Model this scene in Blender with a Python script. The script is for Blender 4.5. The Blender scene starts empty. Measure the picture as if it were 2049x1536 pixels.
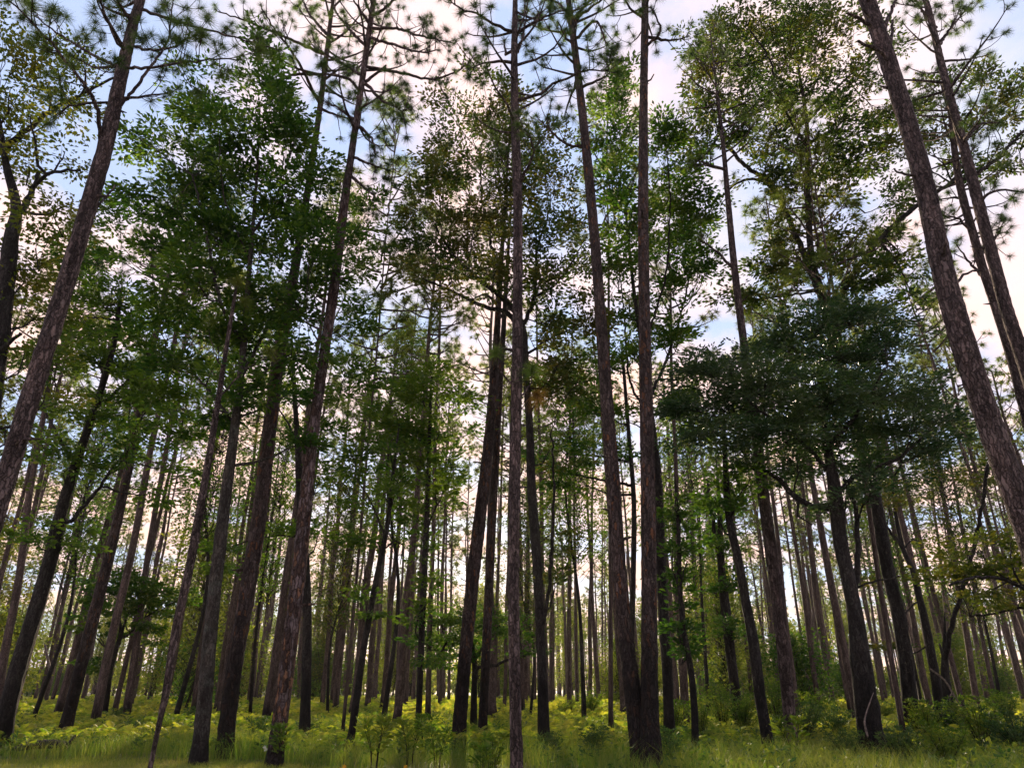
import bpy, math, random
import numpy as np
from mathutils import Vector, Matrix
R = math.radians
random.seed(11); rng = np.random.default_rng(11)
S = bpy.context.scene
# ------------------------------------------------------------------ camera
F, PITCH, EYE = 1400.0, R(23.44), 1.5          # focal length in photo pixels (2049 wide), tilt, eye height
cd = bpy.data.cameras.new('camera'); cam = bpy.data.objects.new('camera', cd); S.collection.objects.link(cam)
cam.location = (0, 0, EYE); cam.rotation_euler = (R(90) + PITCH, 0, 0)
cd.sensor_width = 36; cd.lens = F / 2049 * 36; cd.clip_end = 3000; cd.clip_start = .05
S.camera = cam
# ------------------------------------------------------------------ sky and sun
SUN_EL, SUN_AZ = 11.0, -3.5                    # low sun straight ahead behind the stand, a little left
W = bpy.data.worlds.new('World'); S.world = W; W.use_nodes = True
nt = W.node_tree; nt.nodes.clear()
def N(t, kind, **kw):
    n = t.nodes.new(kind)
    for k, v in kw.items():
        if k in n.inputs.keys() if isinstance(k, str) else False: n.inputs[k].default_value = v
        else: setattr(n, k, v)
    return n
def ramp(t, stops, interp='LINEAR'):
    n = t.nodes.new('ShaderNodeValToRGB'); n.color_ramp.interpolation = interp
    e = n.color_ramp.elements
    while len(e) < len(stops): e.new(.5)
    for i, (p, c) in enumerate(stops):
        e[i].position = p; e[i].color = (*c, 1) if len(c) == 3 else c
    return n
sky = N(nt, 'ShaderNodeTexSky', sky_type='NISHITA', sun_disc=False, sun_elevation=R(SUN_EL), sun_rotation=R(SUN_AZ),
        air_density=1.0, dust_density=.6, ozone_density=2.0)
tc = N(nt, 'ShaderNodeTexCoord')
sep = N(nt, 'ShaderNodeSeparateXYZ'); nt.links.new(tc.outputs['Generated'], sep.inputs[0])
# clouds on a flat layer overhead: direction / (height + small) gives them perspective
hz = N(nt, 'ShaderNodeMath', operation='ADD'); nt.links.new(sep.outputs[2], hz.inputs[0]); hz.inputs[1].default_value = .12
dv = N(nt, 'ShaderNodeVectorMath', operation='DIVIDE'); nt.links.new(tc.outputs['Generated'], dv.inputs[0])
cmb = N(nt, 'ShaderNodeCombineXYZ')
for i in range(3): nt.links.new(hz.outputs[0], cmb.inputs[i])
nt.links.new(cmb.outputs[0], dv.inputs[1])
mp = N(nt, 'ShaderNodeMapping'); nt.links.new(dv.outputs[0], mp.inputs[0]); mp.inputs['Location'].default_value = (1.2, 7.7, 0)
mp.inputs['Scale'].default_value = (1.0, .8, .0)
n1 = N(nt, 'ShaderNodeTexNoise'); n1.inputs['Scale'].default_value = 2.1; n1.inputs['Detail'].default_value = 8; n1.inputs['Roughness'].default_value = .55
nt.links.new(mp.outputs[0], n1.inputs[0])
cr = ramp(nt, [(.43, (0, 0, 0)), (.55, (1, 1, 1))]); nt.links.new(n1.outputs[0], cr.inputs[0])
n2 = N(nt, 'ShaderNodeTexNoise'); n2.inputs['Scale'].default_value = 2.3; n2.inputs['Detail'].default_value = 4
nt.links.new(mp.outputs[0], n2.inputs[0])
CL = 3.1
cc = ramp(nt, [(.36, (.92 * CL, .96 * CL, 1.16 * CL)), (.58, (1.38 * CL, 1.06 * CL, 1.02 * CL)), (.74, (1.60 * CL, 1.08 * CL, .90 * CL))])
lowc = N(nt, 'ShaderNodeMapRange'); nt.links.new(sep.outputs[2], lowc.inputs[0]); lowc.inputs[1].default_value = .1; lowc.inputs[2].default_value = .6; lowc.inputs[3].default_value = .28; lowc.inputs[4].default_value = 0
lad = N(nt, 'ShaderNodeMath', operation='ADD'); nt.links.new(n2.outputs[0], lad.inputs[0]); nt.links.new(lowc.outputs[0], lad.inputs[1]); nt.links.new(lad.outputs[0], cc.inputs[0])
ccm = N(nt, 'ShaderNodeMix', data_type='RGBA'); 
# sky plus a thin white veil of high cloud everywhere
veil = N(nt, 'ShaderNodeMix', data_type='RGBA'); veil.inputs[0].default_value = .86
nt.links.new(sky.outputs[0], veil.inputs[6]); veil.inputs[7].default_value = (.70 * CL, .84 * CL, 1.22 * CL, 1)
mx = N(nt, 'ShaderNodeMix', data_type='RGBA')
nt.links.new(cr.outputs[0], mx.inputs[0]); nt.links.new(veil.outputs[2], mx.inputs[6]); nt.links.new(cc.outputs[0], mx.inputs[7])
dt = N(nt, 'ShaderNodeVectorMath', operation='DOT_PRODUCT'); nt.links.new(tc.outputs['Generated'], dt.inputs[0]); dt.inputs[1].default_value = (math.sin(R(SUN_AZ)), math.cos(R(SUN_AZ)), .15)
side = N(nt, 'ShaderNodeMapRange'); nt.links.new(dt.outputs['Value'], side.inputs[0]); side.inputs[1].default_value = -.7; side.inputs[2].default_value = .45; side.inputs[3].default_value = .62; side.inputs[4].default_value = 1.0
lit = N(nt, 'ShaderNodeMix', data_type='RGBA', blend_type='MULTIPLY'); lit.inputs[0].default_value = 1; nt.links.new(mx.outputs[2], lit.inputs[6]); nt.links.new(side.outputs[0], lit.inputs[7])
bg = N(nt, 'ShaderNodeBackground'); bg.inputs[1].default_value = .12
nt.links.new(lit.outputs[2], bg.inputs[0])
wo = N(nt, 'ShaderNodeOutputWorld'); nt.links.new(bg.outputs[0], wo.inputs[0])
sl = bpy.data.lights.new('sun', 'SUN'); sun = bpy.data.objects.new('sun', sl); S.collection.objects.link(sun)
sl.energy = 5; sl.angle = R(1.5); sl.color = (1.0, .80, .56)
sd = Vector((math.sin(R(SUN_AZ)) * math.cos(R(SUN_EL)), math.cos(R(SUN_AZ)) * math.cos(R(SUN_EL)), math.sin(R(SUN_EL))))
sun.rotation_euler = sd.to_track_quat('Z', 'Y').to_euler(); sun.location = sd * 300
S.view_settings.view_transform = 'Standard'; S.view_settings.look = 'None'; S.view_settings.exposure = 1.35; S.view_settings.gamma = 1
S.render.engine = 'CYCLES'
c = S.cycles; c.max_bounces = 5; c.diffuse_bounces = 3; c.glossy_bounces = 2; c.transmission_bounces = 4; c.use_denoising = True
# ------------------------------------------------------------------ materials
def mat(name):
    m = bpy.data.materials.new(name); m.use_nodes = True; t = m.node_tree; t.nodes.clear()
    return m, t
def leaf_mat(name, cols, trans=.45, rough=.55, spec=.35, clump=.9, tcol=1.6):
    """cols: three leaf colours; each leaf picks between them at random, clumps drift between them too"""
    m, t = mat(name)
    g = N(t, 'ShaderNodeNewGeometry'); co = N(t, 'ShaderNodeTexCoord')
    no = N(t, 'ShaderNodeTexNoise'); no.inputs['Scale'].default_value = clump; no.inputs['Detail'].default_value = 2
    t.links.new(co.outputs['Object'], no.inputs[0])
    a = N(t, 'ShaderNodeMath', operation='MULTIPLY_ADD'); t.links.new(g.outputs['Random Per Island'], a.inputs[0]); a.inputs[1].default_value = .55
    b = N(t, 'ShaderNodeMath', operation='MULTIPLY_ADD'); t.links.new(no.outputs[0], b.inputs[0]); b.inputs[1].default_value = 1.6; b.inputs[2].default_value = -.58
    t.links.new(b.outputs[0], a.inputs[2])
    oi = N(t, 'ShaderNodeObjectInfo'); s = N(t, 'ShaderNodeMath', operation='MULTIPLY_ADD'); t.links.new(oi.outputs['Random'], s.inputs[0]); s.inputs[1].default_value = .3; t.links.new(a.outputs[0], s.inputs[2])
    cr = ramp(t, [(.1, cols[0]), (.5, cols[1]), (.95, cols[2])]); t.links.new(s.outputs[0], cr.inputs[0])
    p = N(t, 'ShaderNodeBsdfPrincipled'); p.inputs['Roughness'].default_value = rough; p.inputs['Specular IOR Level'].default_value = spec
    t.links.new(cr.outputs[0], p.inputs['Base Color'])
    tm = N(t, 'ShaderNodeMix', data_type='RGBA', blend_type='MULTIPLY'); tm.inputs[0].default_value = 1
    t.links.new(cr.outputs[0], tm.inputs[6]); tm.inputs[7].default_value = (tcol * 1.0, tcol * 1.05, tcol * .45, 1)
    tr = N(t, 'ShaderNodeBsdfTranslucent'); t.links.new(tm.outputs[2], tr.inputs[0])
    mi = N(t, 'ShaderNodeMixShader'); mi.inputs[0].default_value = trans
    t.links.new(p.outputs[0], mi.inputs[1]); t.links.new(tr.outputs[0], mi.inputs[2])
    o = N(t, 'ShaderNodeOutputMaterial'); t.links.new(mi.outputs[0], o.inputs[0])
    return m
def bark_mat(name, dark, mid, light, flake=None, flake_z=0, flake_t=.86, char=0, plate=(12, 12, 3.4), bump=.5, lichen=None):
    m, t = mat(name)
    co = N(t, 'ShaderNodeTexCoord')
    wob = N(t, 'ShaderNodeTexNoise'); wob.inputs['Scale'].default_value = 9; wob.inputs['Detail'].default_value = 3; t.links.new(co.outputs['Object'], wob.inputs[0])
    vm = N(t, 'ShaderNodeVectorMath', operation='MULTIPLY_ADD'); t.links.new(wob.outputs['Color'], vm.inputs[0]); vm.inputs[1].default_value = (.10, .10, .30); t.links.new(co.outputs['Object'], vm.inputs[2])
    ma = N(t, 'ShaderNodeMapping'); ma.inputs['Scale'].default_value = plate; t.links.new(vm.outputs[0], ma.inputs[0])
    vo = N(t, 'ShaderNodeTexVoronoi', feature='DISTANCE_TO_EDGE'); vo.inputs['Scale'].default_value = 1.6; t.links.new(ma.outputs[0], vo.inputs[0])
    vc = N(t, 'ShaderNodeTexVoronoi', feature='F1'); vc.inputs['Scale'].default_value = 1.6; t.links.new(ma.outputs[0], vc.inputs[0])
    no = N(t, 'ShaderNodeTexNoise'); no.inputs['Scale'].default_value = 26; no.inputs['Detail'].default_value = 5; t.links.new(vm.outputs[0], no.inputs[0])
    sp = N(t, 'ShaderNodeSeparateColor'); t.links.new(vc.outputs['Color'], sp.inputs[0])
    pc = N(t, 'ShaderNodeMath', operation='MULTIPLY_ADD'); t.links.new(sp.outputs[0], pc.inputs[0]); pc.inputs[1].default_value = .42
    h2 = N(t, 'ShaderNodeMath', operation='MULTIPLY'); t.links.new(no.outputs[0], h2.inputs[0]); h2.inputs[1].default_value = .75; t.links.new(h2.outputs[0], pc.inputs[2])
    cr = ramp(t, [(.15, dark), (.5, mid), (.85, light)]); t.links.new(pc.outputs[0], cr.inputs[0])
    big = N(t, 'ShaderNodeTexNoise'); big.inputs['Scale'].default_value = 1.0; big.inputs['Detail'].default_value = 5; bma = N(t, 'ShaderNodeMapping'); bma.inputs['Scale'].default_value = (5, 5, .9); t.links.new(co.outputs['Object'], bma.inputs[0]); t.links.new(bma.outputs[0], big.inputs[0])
    br_ = ramp(t, [(.34, (.45, .42, .42)), (.52, (1, 1, 1)), (.68, (1.35, 1.25, 1.2))]); t.links.new(big.outputs[0], br_.inputs[0])
    bm_ = N(t, 'ShaderNodeMix', data_type='RGBA', blend_type='MULTIPLY'); bm_.inputs[0].default_value = .85; t.links.new(cr.outputs[0], bm_.inputs[6]); t.links.new(br_.outputs[0], bm_.inputs[7])
    col = bm_.outputs[2]
    def mixin(fac, color, src):
        x = N(t, 'ShaderNodeMix', data_type='RGBA'); t.links.new(fac, x.inputs[0]); t.links.new(src, x.inputs[6])
        if isinstance(color, tuple): x.inputs[7].default_value = (*color, 1)
        else: t.links.new(color, x.inputs[7])
        return x.outputs[2]
    sz = N(t, 'ShaderNodeSeparateXYZ'); t.links.new(co.outputs['Object'], sz.inputs[0])
    if flake:
        f = ramp(t, [(flake_t, (0, 0, 0)), (flake_t + .1, (1, 1, 1))], 'LINEAR'); t.links.new(sp.outputs[1], f.inputs[0])
        fa = f.outputs[0]
        if flake_z:
            mr = N(t, 'ShaderNodeMapRange'); t.links.new(sz.outputs[2], mr.inputs[0]); mr.inputs[1].default_value = flake_z * .55; mr.inputs[2].default_value = flake_z; mr.inputs[3].default_value = 1; mr.inputs[4].default_value = .12
            q = N(t, 'ShaderNodeMath', operation='MULTIPLY'); t.links.new(fa, q.inputs[0]); t.links.new(mr.outputs[0], q.inputs[1]); fa = q.outputs[0]
        col = mixin(fa, flake, col)
    if lichen:
        n3 = N(t, 'ShaderNodeTexNoise'); n3.inputs['Scale'].default_value = 2.2; n3.inputs['Detail'].default_value = 6; t.links.new(co.outputs['Object'], n3.inputs[0])
        f = ramp(t, [(.56, (0, 0, 0)), (.66, (.7, .7, .7))]); t.links.new(n3.outputs[0], f.inputs[0]); col = mixin(f.outputs[0], lichen, col)
    if char:
        n4 = N(t, 'ShaderNodeTexNoise'); n4.inputs['Scale'].default_value = 1.6; n4.inputs['Detail'].default_value = 4; t.links.new(co.outputs['Object'], n4.inputs[0])
        zz = N(t, 'ShaderNodeMath', operation='MULTIPLY_ADD'); t.links.new(n4.outputs[0], zz.inputs[0]); zz.inputs[1].default_value = -char * 1.2; t.links.new(sz.outputs[2], zz.inputs[2])
        mr = N(t, 'ShaderNodeMapRange'); t.links.new(zz.outputs[0], mr.inputs[0]); mr.inputs[1].default_value = -.1 * char; mr.inputs[2].default_value = char * .5; mr.inputs[3].default_value = .85; mr.inputs[4].default_value = 0
        col = mixin(mr.outputs[0], (.012, .010, .010), col)
    ed = ramp(t, [(.0, (.12, .12, .12)), (.16, (1, 1, 1))]); t.links.new(vo.outputs[0], ed.inputs[0])
    cx = N(t, 'ShaderNodeMix', data_type='RGBA', blend_type='MULTIPLY'); cx.inputs[0].default_value = .62
    t.links.new(col, cx.inputs[6]); t.links.new(ed.outputs[0], cx.inputs[7])
    bh = N(t, 'ShaderNodeMath', operation='MULTIPLY_ADD'); t.links.new(no.outputs[0], bh.inputs[0]); bh.inputs[1].default_value = .5; t.links.new(ed.outputs[0], bh.inputs[2])
    bu = N(t, 'ShaderNodeBump'); bu.inputs['Strength'].default_value = bump; bu.inputs['Distance'].default_value = .04; t.links.new(bh.outputs[0], bu.inputs['Height'])
    p = N(t, 'ShaderNodeBsdfPrincipled'); p.inputs['Roughness'].default_value = .85; p.inputs['Specular IOR Level'].default_value = .25
    t.links.new(cx.outputs[2], p.inputs['Base Color']); t.links.new(bu.outputs[0], p.inputs['Normal'])
    o = N(t, 'ShaderNodeOutputMaterial'); t.links.new(p.outputs[0], o.inputs[0])
    return m
M = {
 'pine_bark': bark_mat('pine_bark', (.032, .023, .023), (.095, .068, .067), (.25, .185, .18), bump=.9),
 'pine_flaky': bark_mat('pine_bark_flaky', (.035, .024, .022), (.10, .062, .055), (.24, .19, .20), flake=(.30, .155, .095), flake_z=5.5, flake_t=.78, char=.7, plate=(9, 9, 2.7), bump=1.0),
 'pine_char': bark_mat('pine_bark_charred', (.030, .022, .022), (.080, .058, .055), (.17, .125, .12), char=3.0, flake=(.20, .09, .05), bump=.9),
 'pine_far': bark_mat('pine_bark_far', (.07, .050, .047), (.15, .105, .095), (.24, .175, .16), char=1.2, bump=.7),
 'oak_bark': bark_mat('oak_bark', (.020, .017, .017), (.042, .036, .034), (.085, .075, .070), plate=(16, 16, 4), bump=.8, char=2.0),
 'oak_grey': bark_mat('oak_bark_grey', (.03, .024, .022), (.065, .055, .050), (.13, .12, .11), plate=(14, 14, 5), bump=.6, lichen=(.13, .14, .12), char=.8),
 'needles': leaf_mat('pine_needles', [(.027, .057, .016), (.061, .115, .027), (.115, .162, .041)], trans=.38, tcol=1.7, clump=.5),
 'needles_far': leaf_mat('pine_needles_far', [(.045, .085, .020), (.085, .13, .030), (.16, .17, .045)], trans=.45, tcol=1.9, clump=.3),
 'needles_young': leaf_mat('pine_needles_young', [(.05, .09, .015), (.10, .15, .025), (.16, .17, .04)], trans=.45, tcol=1.9, clump=1.2),
 'needles_dead': leaf_mat('pine_needles_dead', [(.12, .07, .02), (.22, .12, .03), (.28, .16, .05)], trans=.35, clump=1.5, tcol=1.3),
 'leaf_green': leaf_mat('leaf_dark_green', [(.018, .052, .011), (.036, .090, .015), (.095, .150, .022)], trans=.46, tcol=2.0, clump=.55),
 'leaf_olive': leaf_mat('leaf_olive_brown', [(.020, .050, .012), (.048, .085, .016), (.125, .110, .026)], trans=.42, tcol=1.7, clump=.5),
 'leaf_lime': leaf_mat('leaf_fresh_green', [(.018, .060, .010), (.040, .100, .014), (.100, .145, .020)], trans=.48, tcol=2.1, clump=.5),
 'leaf_blue': leaf_mat('leaf_evergreen', [(.012, .040, .015), (.028, .075, .026), (.080, .125, .048)], trans=.28, rough=.38, spec=.5, tcol=1.6, clump=.7),
 'leaf_gold': leaf_mat('leaf_golden', [(.035, .065, .012), (.080, .110, .020), (.17, .155, .032)], trans=.5, tcol=1.9, clump=.5),
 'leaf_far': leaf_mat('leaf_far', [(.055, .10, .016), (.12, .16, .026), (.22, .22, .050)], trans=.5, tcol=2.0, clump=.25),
 'grass': leaf_mat('grass_blades', [(.040, .10, .016), (.095, .18, .028), (.26, .27, .070)], trans=.45, tcol=1.7, clump=.30),
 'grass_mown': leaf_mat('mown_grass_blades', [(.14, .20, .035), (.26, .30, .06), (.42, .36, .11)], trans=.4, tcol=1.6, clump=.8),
 'fern': leaf_mat('fern_fronds', [(.048, .12, .014), (.14, .22, .026), (.35, .33, .055)], trans=.5, tcol=1.9, clump=.35),
 'shrub': leaf_mat('shrub_leaves', [(.040, .090, .014), (.085, .150, .020), (.18, .21, .030)], trans=.45, tcol=1.9, clump=1.1),
 'shrub_dark': leaf_mat('shrub_leaves_dark', [(.020, .070, .020), (.040, .095, .030), (.085, .13, .040)], trans=.35, tcol=1.6, clump=1.1),
}
def plain(name, col, rough=.8, var=.3, scale=6, bump=.2, trans=0):
    m, t = mat(name); co = N(t, 'ShaderNodeTexCoord'); no = N(t, 'ShaderNodeTexNoise'); no.inputs['Scale'].default_value = scale; no.inputs['Detail'].default_value = 8
    t.links.new(co.outputs['Object'], no.inputs[0])
    lo = tuple(x * (1 - var) for x in col); hi = tuple(min(1, x * (1 + var)) for x in col)
    cr = ramp(t, [(.35, lo), (.65, hi)]); t.links.new(no.outputs[0], cr.inputs[0])
    p = N(t, 'ShaderNodeBsdfPrincipled'); p.inputs['Roughness'].default_value = rough; t.links.new(cr.outputs[0], p.inputs['Base Color'])
    bu = N(t, 'ShaderNodeBump'); bu.inputs['Strength'].default_value = bump; bu.inputs['Distance'].default_value = .05; t.links.new(no.outputs[0], bu.inputs['Height']); t.links.new(bu.outputs[0], p.inputs['Normal'])
    o = N(t, 'ShaderNodeOutputMaterial'); t.links.new(p.outputs[0], o.inputs[0]); return m
M['soil'] = plain('forest_floor', (.075, .070, .026), scale=1.4, var=.6)
M['verge'] = plain('verge_soil', (.20, .20, .07), scale=2.2, var=.45)
M['petal'] = plain('yellow_petal', (.75, .42, .03), var=.1)
M['white_petal'] = plain('white_petal', (.75, .78, .68), var=.05)
M['wood_dead'] = plain('dead_wood', (.16, .12, .10), scale=14, var=.6)
M['wood_burnt'] = plain('burnt_wood', (.030, .022, .020), scale=9, var=.8)
# ------------------------------------------------------------------ mesh collecting
class MB:
    def __init__(s): s.v = []; s.q = []; s.t = []; s.n = 0
    def add(s, v, quads=None, tris=None, mi=0):
        v = np.asarray(v, dtype=np.float32)
        if quads is not None and len(quads): s.q.append((np.asarray(quads, dtype=np.int32) + s.n, mi))
        if tris is not None and len(tris): s.t.append((np.asarray(tris, dtype=np.int32) + s.n, mi))
        s.v.append(v); s.n += len(v)
    def build(s, name, mats, parent=None, loc=None, smooth=False):
        me = bpy.data.meshes.new(name); v = np.concatenate(s.v) if s.v else np.zeros((0, 3), np.float32)
        if loc is not None and parent is not None: v = v - np.asarray(loc, dtype=np.float32)
        q = [a for a, _ in s.q]; t = [a for a, _ in s.t]
        nq = sum(map(len, q)); ntr = sum(map(len, t))
        loops = np.concatenate([a.ravel() for a in q] + [a.ravel() for a in t])
        me.vertices.add(len(v)); me.vertices.foreach_set('co', v.ravel())
        me.loops.add(len(loops)); me.loops.foreach_set('vertex_index', loops)
        me.polygons.add(nq + ntr)
        st = np.concatenate([np.arange(nq) * 4, nq * 4 + np.arange(ntr) * 3]).astype(np.int32)
        me.polygons.foreach_set('loop_start', st)
        mi = np.concatenate([np.full(len(a), m) for a, m in s.q] + [np.full(len(a), m) for a, m in s.t]).astype(np.int32)
        me.polygons.foreach_set('material_index', mi)
        me.polygons.foreach_set('use_smooth', np.full(nq + ntr, smooth))
        me.update(calc_edges=True)
        for m in mats: me.materials.append(M[m])
        o = bpy.data.objects.new(name, me); S.collection.objects.link(o)
        if parent is not None: o.parent = parent
        return o
def tag(o, label=None, cat=None, group=None, kind=None):
    if label: o['label'] = label
    if cat: o['category'] = cat
    if group: o['group'] = group
    if kind: o['kind'] = kind
    return o
def empty(name, loc):
    o = bpy.data.objects.new(name, None); o.empty_display_size = .3; S.collection.objects.link(o); o.location = loc; return o
def hnoise(seed, *a):
    x = seed * 12.9898
    for k, b in enumerate(a): x = x + b * (78.233 + 37.7 * k)
    return np.sin(x) * .5 + np.sin(x * 2.37 + 1.3) * .3 + np.sin(x * 5.1 + .7) * .2
def tube(mb, pts, rad, sides=8, mi=0, rough=0, flare=0):
    P = np.asarray(pts, dtype=float); n = len(P)
    if n < 2: return
    T = np.gradient(P, axis=0); T /= np.linalg.norm(T, axis=1, keepdims=True) + 1e-9
    ref = np.array([1., 0, 0]) if abs(T[0][0]) < .8 else np.array([0, 1., 0])
    A = np.cross(T, ref); A /= np.linalg.norm(A, axis=1, keepdims=True) + 1e-9; B = np.cross(T, A)
    th = np.linspace(0, 2 * np.pi, sides, endpoint=False)
    r = np.asarray(rad, dtype=float)[:, None] * np.ones((1, sides))
    if rough:
        r = r * (1 + rough * rng.normal(0, 1, r.shape) + rough * 1.2 * np.sin(th * 2 + P[:, 2:3] * .8) * .6)
    if flare: r = r * (1 + flare * np.exp(-np.clip(P[:, 2:3] - P[0, 2], 0, 99) / .35) * (1 + .35 * np.sin(th * 4 + 1)))
    V = P[:, None, :] + r[:, :, None] * (np.cos(th)[None, :, None] * A[:, None, :] + np.sin(th)[None, :, None] * B[:, None, :])
    i = np.arange(n - 1)[:, None] * sides; j = np.arange(sides)[None, :]; k = (j + 1) % sides
    q = np.stack([i + j, i + k, i + sides + k, i + sides + j], -1).reshape(-1, 4)
    V = V.reshape(-1, 3)
    tip = len(V); V = np.vstack([V, P[-1] + T[-1] * r[-1].mean()])
    b = (n - 1) * sides
    tr = [(b + a, b + (a + 1) % sides, tip) for a in range(sides)]
    mb.add(V, q, tr, mi)
def smooth_path(pts, step=.4, cols=3):
    """Catmull-Rom through rows (x,y,z,r...)"""
    P = np.asarray(pts, dtype=float)
    if len(P) < 3:
        n = max(2, int(np.linalg.norm(P[-1, :3] - P[0, :3]) / step) + 1)
        t = np.linspace(0, 1, n)[:, None]; return P[0] * (1 - t) + P[-1] * t
    Q = np.vstack([2 * P[0] - P[1], P, 2 * P[-1] - P[-2]]); out = []
    for i in range(1, len(Q) - 2):
        n = max(1, int(np.linalg.norm(Q[i + 1, :3] - Q[i, :3]) / step))
        for t in np.arange(n) / n:
            a, b, c_, d = Q[i - 1], Q[i], Q[i + 1], Q[i + 2]
            out.append(.5 * (2 * b + (c_ - a) * t + (2 * a - 5 * b + 4 * c_ - d) * t * t + (3 * b - a - 3 * c_ + d) * t ** 3))
    out.append(P[-1]); return np.array(out)
def unit(v): return v / (np.linalg.norm(v, axis=-1, keepdims=True) + 1e-9)
def frames(D):
    D = unit(D); r = rng.normal(size=D.shape); A = unit(np.cross(D, r)); return D, A, np.cross(D, A)
def tuft_template(nn, length, width, spread=1.0, droop=.25):
    """needles radiate round +Z (the shoot); each needle one long thin triangle"""
    ph = rng.uniform(0, 2 * np.pi, nn); ct = 1 - spread * rng.uniform(0, 1, nn) ** .8 * 1.25
    st = np.sqrt(np.clip(1 - ct ** 2, 0, 1)); D = np.stack([np.cos(ph) * st, np.sin(ph) * st, ct], -1)
    base = np.zeros((nn, 3)); base[:, 2] = rng.uniform(-.35, .1, nn) * length
    L = length * rng.uniform(.75, 1.1, nn)[:, None]
    tip = base + D * L
    side = unit(np.cross(D, rng.normal(size=D.shape))) * width * .5
    V = np.stack([base - side, base + side, tip + side * .2], 1).reshape(-1, 3)
    return V, droop * length * .0
def add_tufts(mb, pos, dirs, length, width, nn, mi=0, droop=.18, scale=None):
    pos = np.asarray(pos, float); m = len(pos)
    if not m: return
    D, A, B = frames(np.asarray(dirs, float))
    K = 6; temps = [tuft_template(nn, length, width)[0] for _ in range(K)]
    sc = rng.uniform(.75, 1.15, m) if scale is None else scale * rng.uniform(.85, 1.1, m)
    for k in range(K):
        ix = np.arange(m)[np.arange(m) % K == k]
        if not len(ix): continue
        T = temps[k]
        V = (T[None, :, 0:1] * A[ix][:, None] + T[None, :, 1:2] * B[ix][:, None] + T[None, :, 2:3] * D[ix][:, None]) * sc[ix][:, None, None]
        rad = np.linalg.norm(V, axis=-1); V[..., 2] -= droop * rad ** 2 / length
        V = V + pos[ix][:, None]
        mb.add(V.reshape(-1, 3), None, np.arange(V.shape[0] * V.shape[1]).reshape(-1, 3), mi)
def add_leaves(mb, C, D, L, Wd, mi=0, flat=.5):
    """C bases, D directions, rhombic leaves folded a little along the midrib; normals lean upward by flat"""
    n = len(C); D = unit(D); up = np.array([0, 0, 1.]) * flat + rng.normal(size=(n, 3)) * (1 - flat * .6)
    sd_ = unit(np.cross(D, up)); nm = np.cross(sd_, D)
    L = L * rng.uniform(.7, 1.15, (n, 1)); Wd = Wd * rng.uniform(.8, 1.2, (n, 1))
    b = C; tip = C + D * L - nm * L * .12; mid = C + D * L * .52
    l = mid + sd_ * Wd * .5 + nm * Wd * .18; r = mid - sd_ * Wd * .5 + nm * Wd * .18
    V = np.stack([b, l, tip, r], 1).reshape(-1, 3)
    i = np.arange(n)[:, None] * 4
    mb.add(V, None, np.concatenate([i + [0, 1, 2], i + [0, 2, 3]], 0), mi)
# ------------------------------------------------------------------ photograph pixels to metres
CP, SP = math.cos(PITCH), math.sin(PITCH)
def unp(px, py, d):
    u = (px - 1024.5) / F; v = (768 - py) / F
    t = d / (CP - v * SP); return np.array([u * t, d, EYE + t * (SP + v * CP)])
def width_m(w, px, py, d):
    v = (768 - py) / F; return w * (d / (CP - v * SP)) / F
def proj(p):
    x, y, z = p[0], p[1], p[2] - EYE
    dp = y * CP + z * SP; return 1024.5 + F * x / dp, 768 - F * (-y * SP + z * CP) / dp
def dist_for(py, hv=.4):
    a = math.atan((py - 768) / F) - PITCH; return (EYE - hv) / math.tan(max(a, R(.6)))
# ------------------------------------------------------------------ the ground
gm = MB(); xs = np.concatenate([np.linspace(-400, -60, 12), np.linspace(-55, 55, 90), np.linspace(60, 400, 12)]); ys = np.concatenate([[-200, -80, -30], np.linspace(-10, 90, 80), np.linspace(100, 600, 16)])
X, Y = np.meshgrid(xs, ys)
def gz(x, y): return .05 * np.sin(x * .7 + 1.2 * np.sin(y * .4)) + .05 * np.sin(y * .55 + x * .23) - .05
Z = np.where((Y > 8), gz(X, Y), -.06)
V = np.stack([X, Y, Z], -1).reshape(-1, 3); nx = len(xs); i = np.arange(len(ys) - 1)[:, None] * nx; j = np.arange(nx - 1)[None]
gm.add(V, np.stack([i + j, i + j + 1, i + nx + j + 1, i + nx + j], -1).reshape(-1, 4))
tag(gm.build('ground', ['soil'], smooth=True), 'forest floor of leaf litter and thin grass under the pines', None, None, 'structure')
def edge_y(x): return 15.0 - .20 * x if x < 0 else 15.0 - .95 * x if x < 5 else 10.3 - .05 * (x - 5)  # where the mown verge ends
vm_ = MB(); xx = np.linspace(-60, 60, 121); e = np.array([edge_y(max(min(a, 40), -40)) + .25 * math.sin(a * 1.7) for a in xx])
Vv = []; 
for k, a in enumerate(xx):
    for s in np.linspace(0, 1, 20): 
        y = -4 + (e[k] + 4) * s; Vv.append((a, y, (gz(a, y) if y > 8 else -.06) + .03))
q = [(k * 20 + s, (k + 1) * 20 + s, (k + 1) * 20 + s + 1, k * 20 + s + 1) for k in range(120) for s in range(19)]
vm_.add(Vv, q); tag(vm_.build('verge', ['verge'], smooth=True), 'pale sandy mown verge at the near edge of the wood', None, None, 'structure')
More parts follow.
